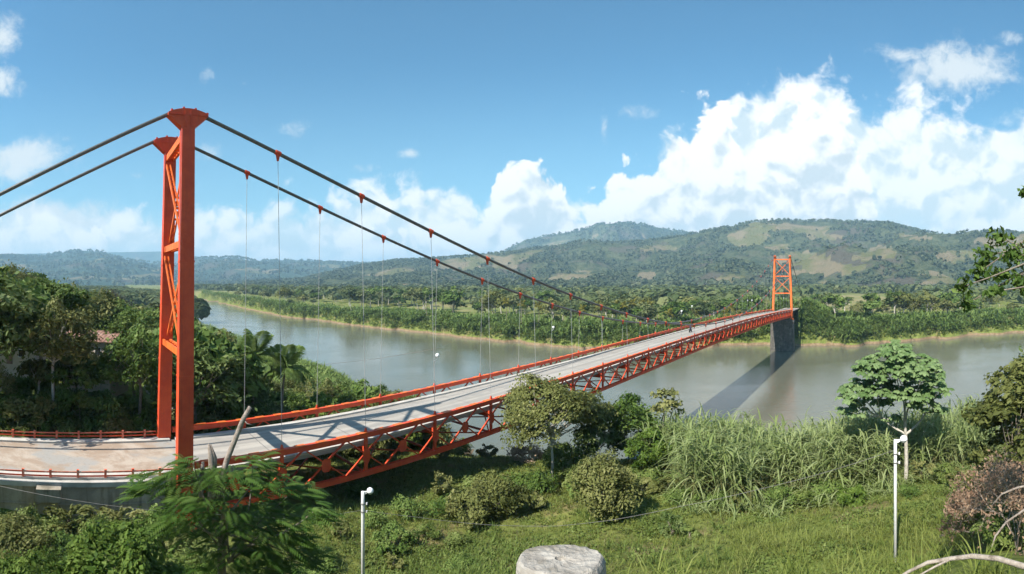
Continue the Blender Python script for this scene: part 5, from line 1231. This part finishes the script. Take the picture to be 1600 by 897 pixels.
tag(mb.build('overhead_wire', M['wire'], None, True), 'thin sagging wire strung between the two lamp posts', 'wire')
mb = MB()
mb.tube([P(470+i*(690-470)/10, 572-(572-543)*i/10+4*sin(pi*i/10), 62-30*i/10*.1) for i in range(11)], .02, 4); 
tag(mb.build('river_wire', M['wire'], None, True), 'faint thin cable crossing in front of the river beyond the palms', 'wire')

# --- concrete stub in the foreground
def stub():
    rg = np.random.default_rng(2); n = 40; c_ = P(876, 872, 3.2); base = MB(); rings = []
    prof = [(0.0, 1.00), (-.03, 1.05), (-.10, 1.06), (-.3, 1.05), (-.9, 1.08)]
    out = [1+.08*fbm(np.array([cos(2*pi*i/n)*1.3+5]), np.array([sin(2*pi*i/n)*1.3+5]), 4, 2)[0]*3.2-.13+.035*rg.random()+.03*(i % 7 == 0) for i in range(n)]
    tilt = .05
    def pt(i, f, dz):
        a_ = 2*pi*i/n; x = .272*f*out[i]*cos(a_); y = .215*f*out[i]*sin(a_)
        return c_+Vector((x, y, dz+.02*(-y/.2)+tilt*x*-.2+rg.normal(0, .0022)))
    for f in (.14, .4, .62, .82, .95): rings.append([pt(i, f, .001*rg.normal()) for i in range(n)])
    for dz, f in prof: rings.append([pt(i, f, dz-.012) for i in range(n)])
    vs = [v for R2 in rings for v in R2]; fs = [(k*n+i, k*n+(i+1) % n, (k+1)*n+(i+1) % n, (k+1)*n+i) for k in range(len(rings)-1) for i in range(n)]
    k0 = len(vs); vs += [c_+(v-c_)*.8+Vector((0, 0, -.05)) for v in rings[0]]; fs += [(i, k0+i, k0+(i+1) % n, (i+1) % n) for i in range(n)]; fs.append(tuple(k0+i for i in range(n)))
    base.add(vs, fs)
    m_ = simple('rough_stone', (.27, .24, .205), (.40, .365, .315), 7, .95, .55, 28, c3=(.20, .175, .14), s3=4)
    tag(base.build('stone_block', m_, None, False), 'rough grey stone block with a small hole on top in the foreground', 'stone')
stub()

# --- grass
def grass(name, px0, px1, r0, r1, N, L, w, ne, lm, label, mask=None, seg=2, up=1.05, droop=.7):
    b, px, r = scatter(px0, px1, lambda p: (r0, r1), N, rg)
    if mask is not None: b = b[mask(b, px, r)]
    v, f, a_ = blades(b, ne, L, w, rg, up, seg, 0, .02, droop, .8)
    tag(npmesh(name, v, f, M[lm], attrs={'tint': a_}), label, 'grass', kind='stuff')
gm = lambda b, px, r: (rg.random(len(b)) < .30+.7*sstep(fbm(b[:, 0]/3, b[:, 1]/3, 3, 70), .35, .55))
grass('grass', 480, 1640, 21, 46, 21000, .34, .035, 6, 'grass', 'short green grass covering the near bank terrace', gm)
grass('grass', 480, 1030, 45, 68, 9000, .42, .05, 6, 'grass', 'grass on the bank sloping to the river below the bridge')
grass('rank_grass', 480, 1640, 22, 44, 2600, .75, .05, 8, 'weed', 'rank patches of taller green growth across the terrace', lambda b, px, r: fbm(b[:, 0]/2.8, b[:, 1]/2.8, 3, 140) > .55, 3)
grass('dry_grass', 480, 1640, 20, 46, 6500, .38, .03, 5, 'grassdry', 'dry straw-coloured grass mixed through the terrace', lambda b, px, r: fbm(b[:, 0]/5, b[:, 1]/5, 3, 90) > .50)
b, px, r = scatter(480, 1640, lambda p: (21, 64 if p < 1000 else 47), 13000, rg); b = b[fbm(b[:, 0]/2.3, b[:, 1]/2.3, 3, 111) > .54]
nl = 9; q = np.repeat(b, nl, 0)+rg.normal(0, 1, (len(b)*nl, 3))*np.array([.22, .22, .07])+np.array([0, 0, .16])
v, f, a_ = leaves(q, np.tile([0, 0, 1.0], (len(q), 1)), .17, .10, np.clip(np.repeat(rg.normal(.5, .22, len(b)), nl)+rg.normal(0, .12, len(q)), 0, 1), .2, .6)
tag(npmesh('ground_weeds', v, f, M['weed'], attrs={'tint': a_}), 'patches of low leafy weeds scattered over the grassy terrace', 'weeds', kind='stuff')
grass('weeds', 560, 860, 20, 33, 2600, .42, .09, 5, 'weed', 'broad-leaved weeds on the slope by the old lamp post')
grass('tall_grass', 1150, 1600, 22, 33, 1500, .85, .035, 8, 'grass', 'taller grass tufts along the lower right slope', lambda b, px, r: fbm(b[:, 0]/2, b[:, 1]/2, 3, 95) > .50, 3)
for px, r, H, lb in [(1235, 9, 1.0, 'long-bladed grass tuft rising at the bottom right of the stone'), (1330, 8, .85, 'long-bladed grass tuft left of the white lamp post foot'), (1440, 7.5, .9, 'long-bladed grass tuft above the fallen branch'), (1030, 6.5, .72, 'thin grass tuft right of the stone block'), (1540, 6.5, .6, 'grass tuft below the fallen branch')]:
    c_ = on(px, r); z_need = CAMZ-(895-HOR)/F*r; c_.z = max(c_.z, z_need-.35)
    b = np.array([c_])+np.concatenate([rg.normal(0, .22, (26, 2)), np.zeros((26, 1))], 1); v, f, a_ = blades(b, 9, H, .022, rg, 1.05, 4, -.35, 0, .9, .7)
    v[:, 0] -= c_.x; v[:, 1] -= c_.y; v[:, 2] -= c_.z
    tag(npmesh('grass_tuft', v, f, M['grass'], attrs={'tint': a_}, loc=c_), lb, 'grass tuft')

# --- air
hz = MB(); X0, X1, Y0, Y1, Z0, Z1 = -14200, 14200, -14200, 14200, -6, 680
hz.hexa([(X0, Y0, Z0), (X1, Y0, Z0), (X1, Y1, Z0), (X0, Y1, Z0)], [(X0, Y0, Z1), (X1, Y0, Z1), (X1, Y1, Z1), (X0, Y1, Z1)])
hm = bpy.data.materials.new('haze_air'); hm.use_nodes = True; hm.node_tree.nodes.clear(); hn = NT(hm.node_tree)
ho = hn.new('ShaderNodeOutputMaterial'); pv = hn.new('ShaderNodeVolumePrincipled'); pv.inputs['Color'].default_value = (.46, .77, 1.0, 1); pv.inputs['Density'].default_value = 1.3e-4; pv.inputs['Anisotropy'].default_value = 0.0
hn.l.new(pv.outputs[0], ho.inputs['Volume'])
tag(hz.build('haze', hm), kind='stuff')
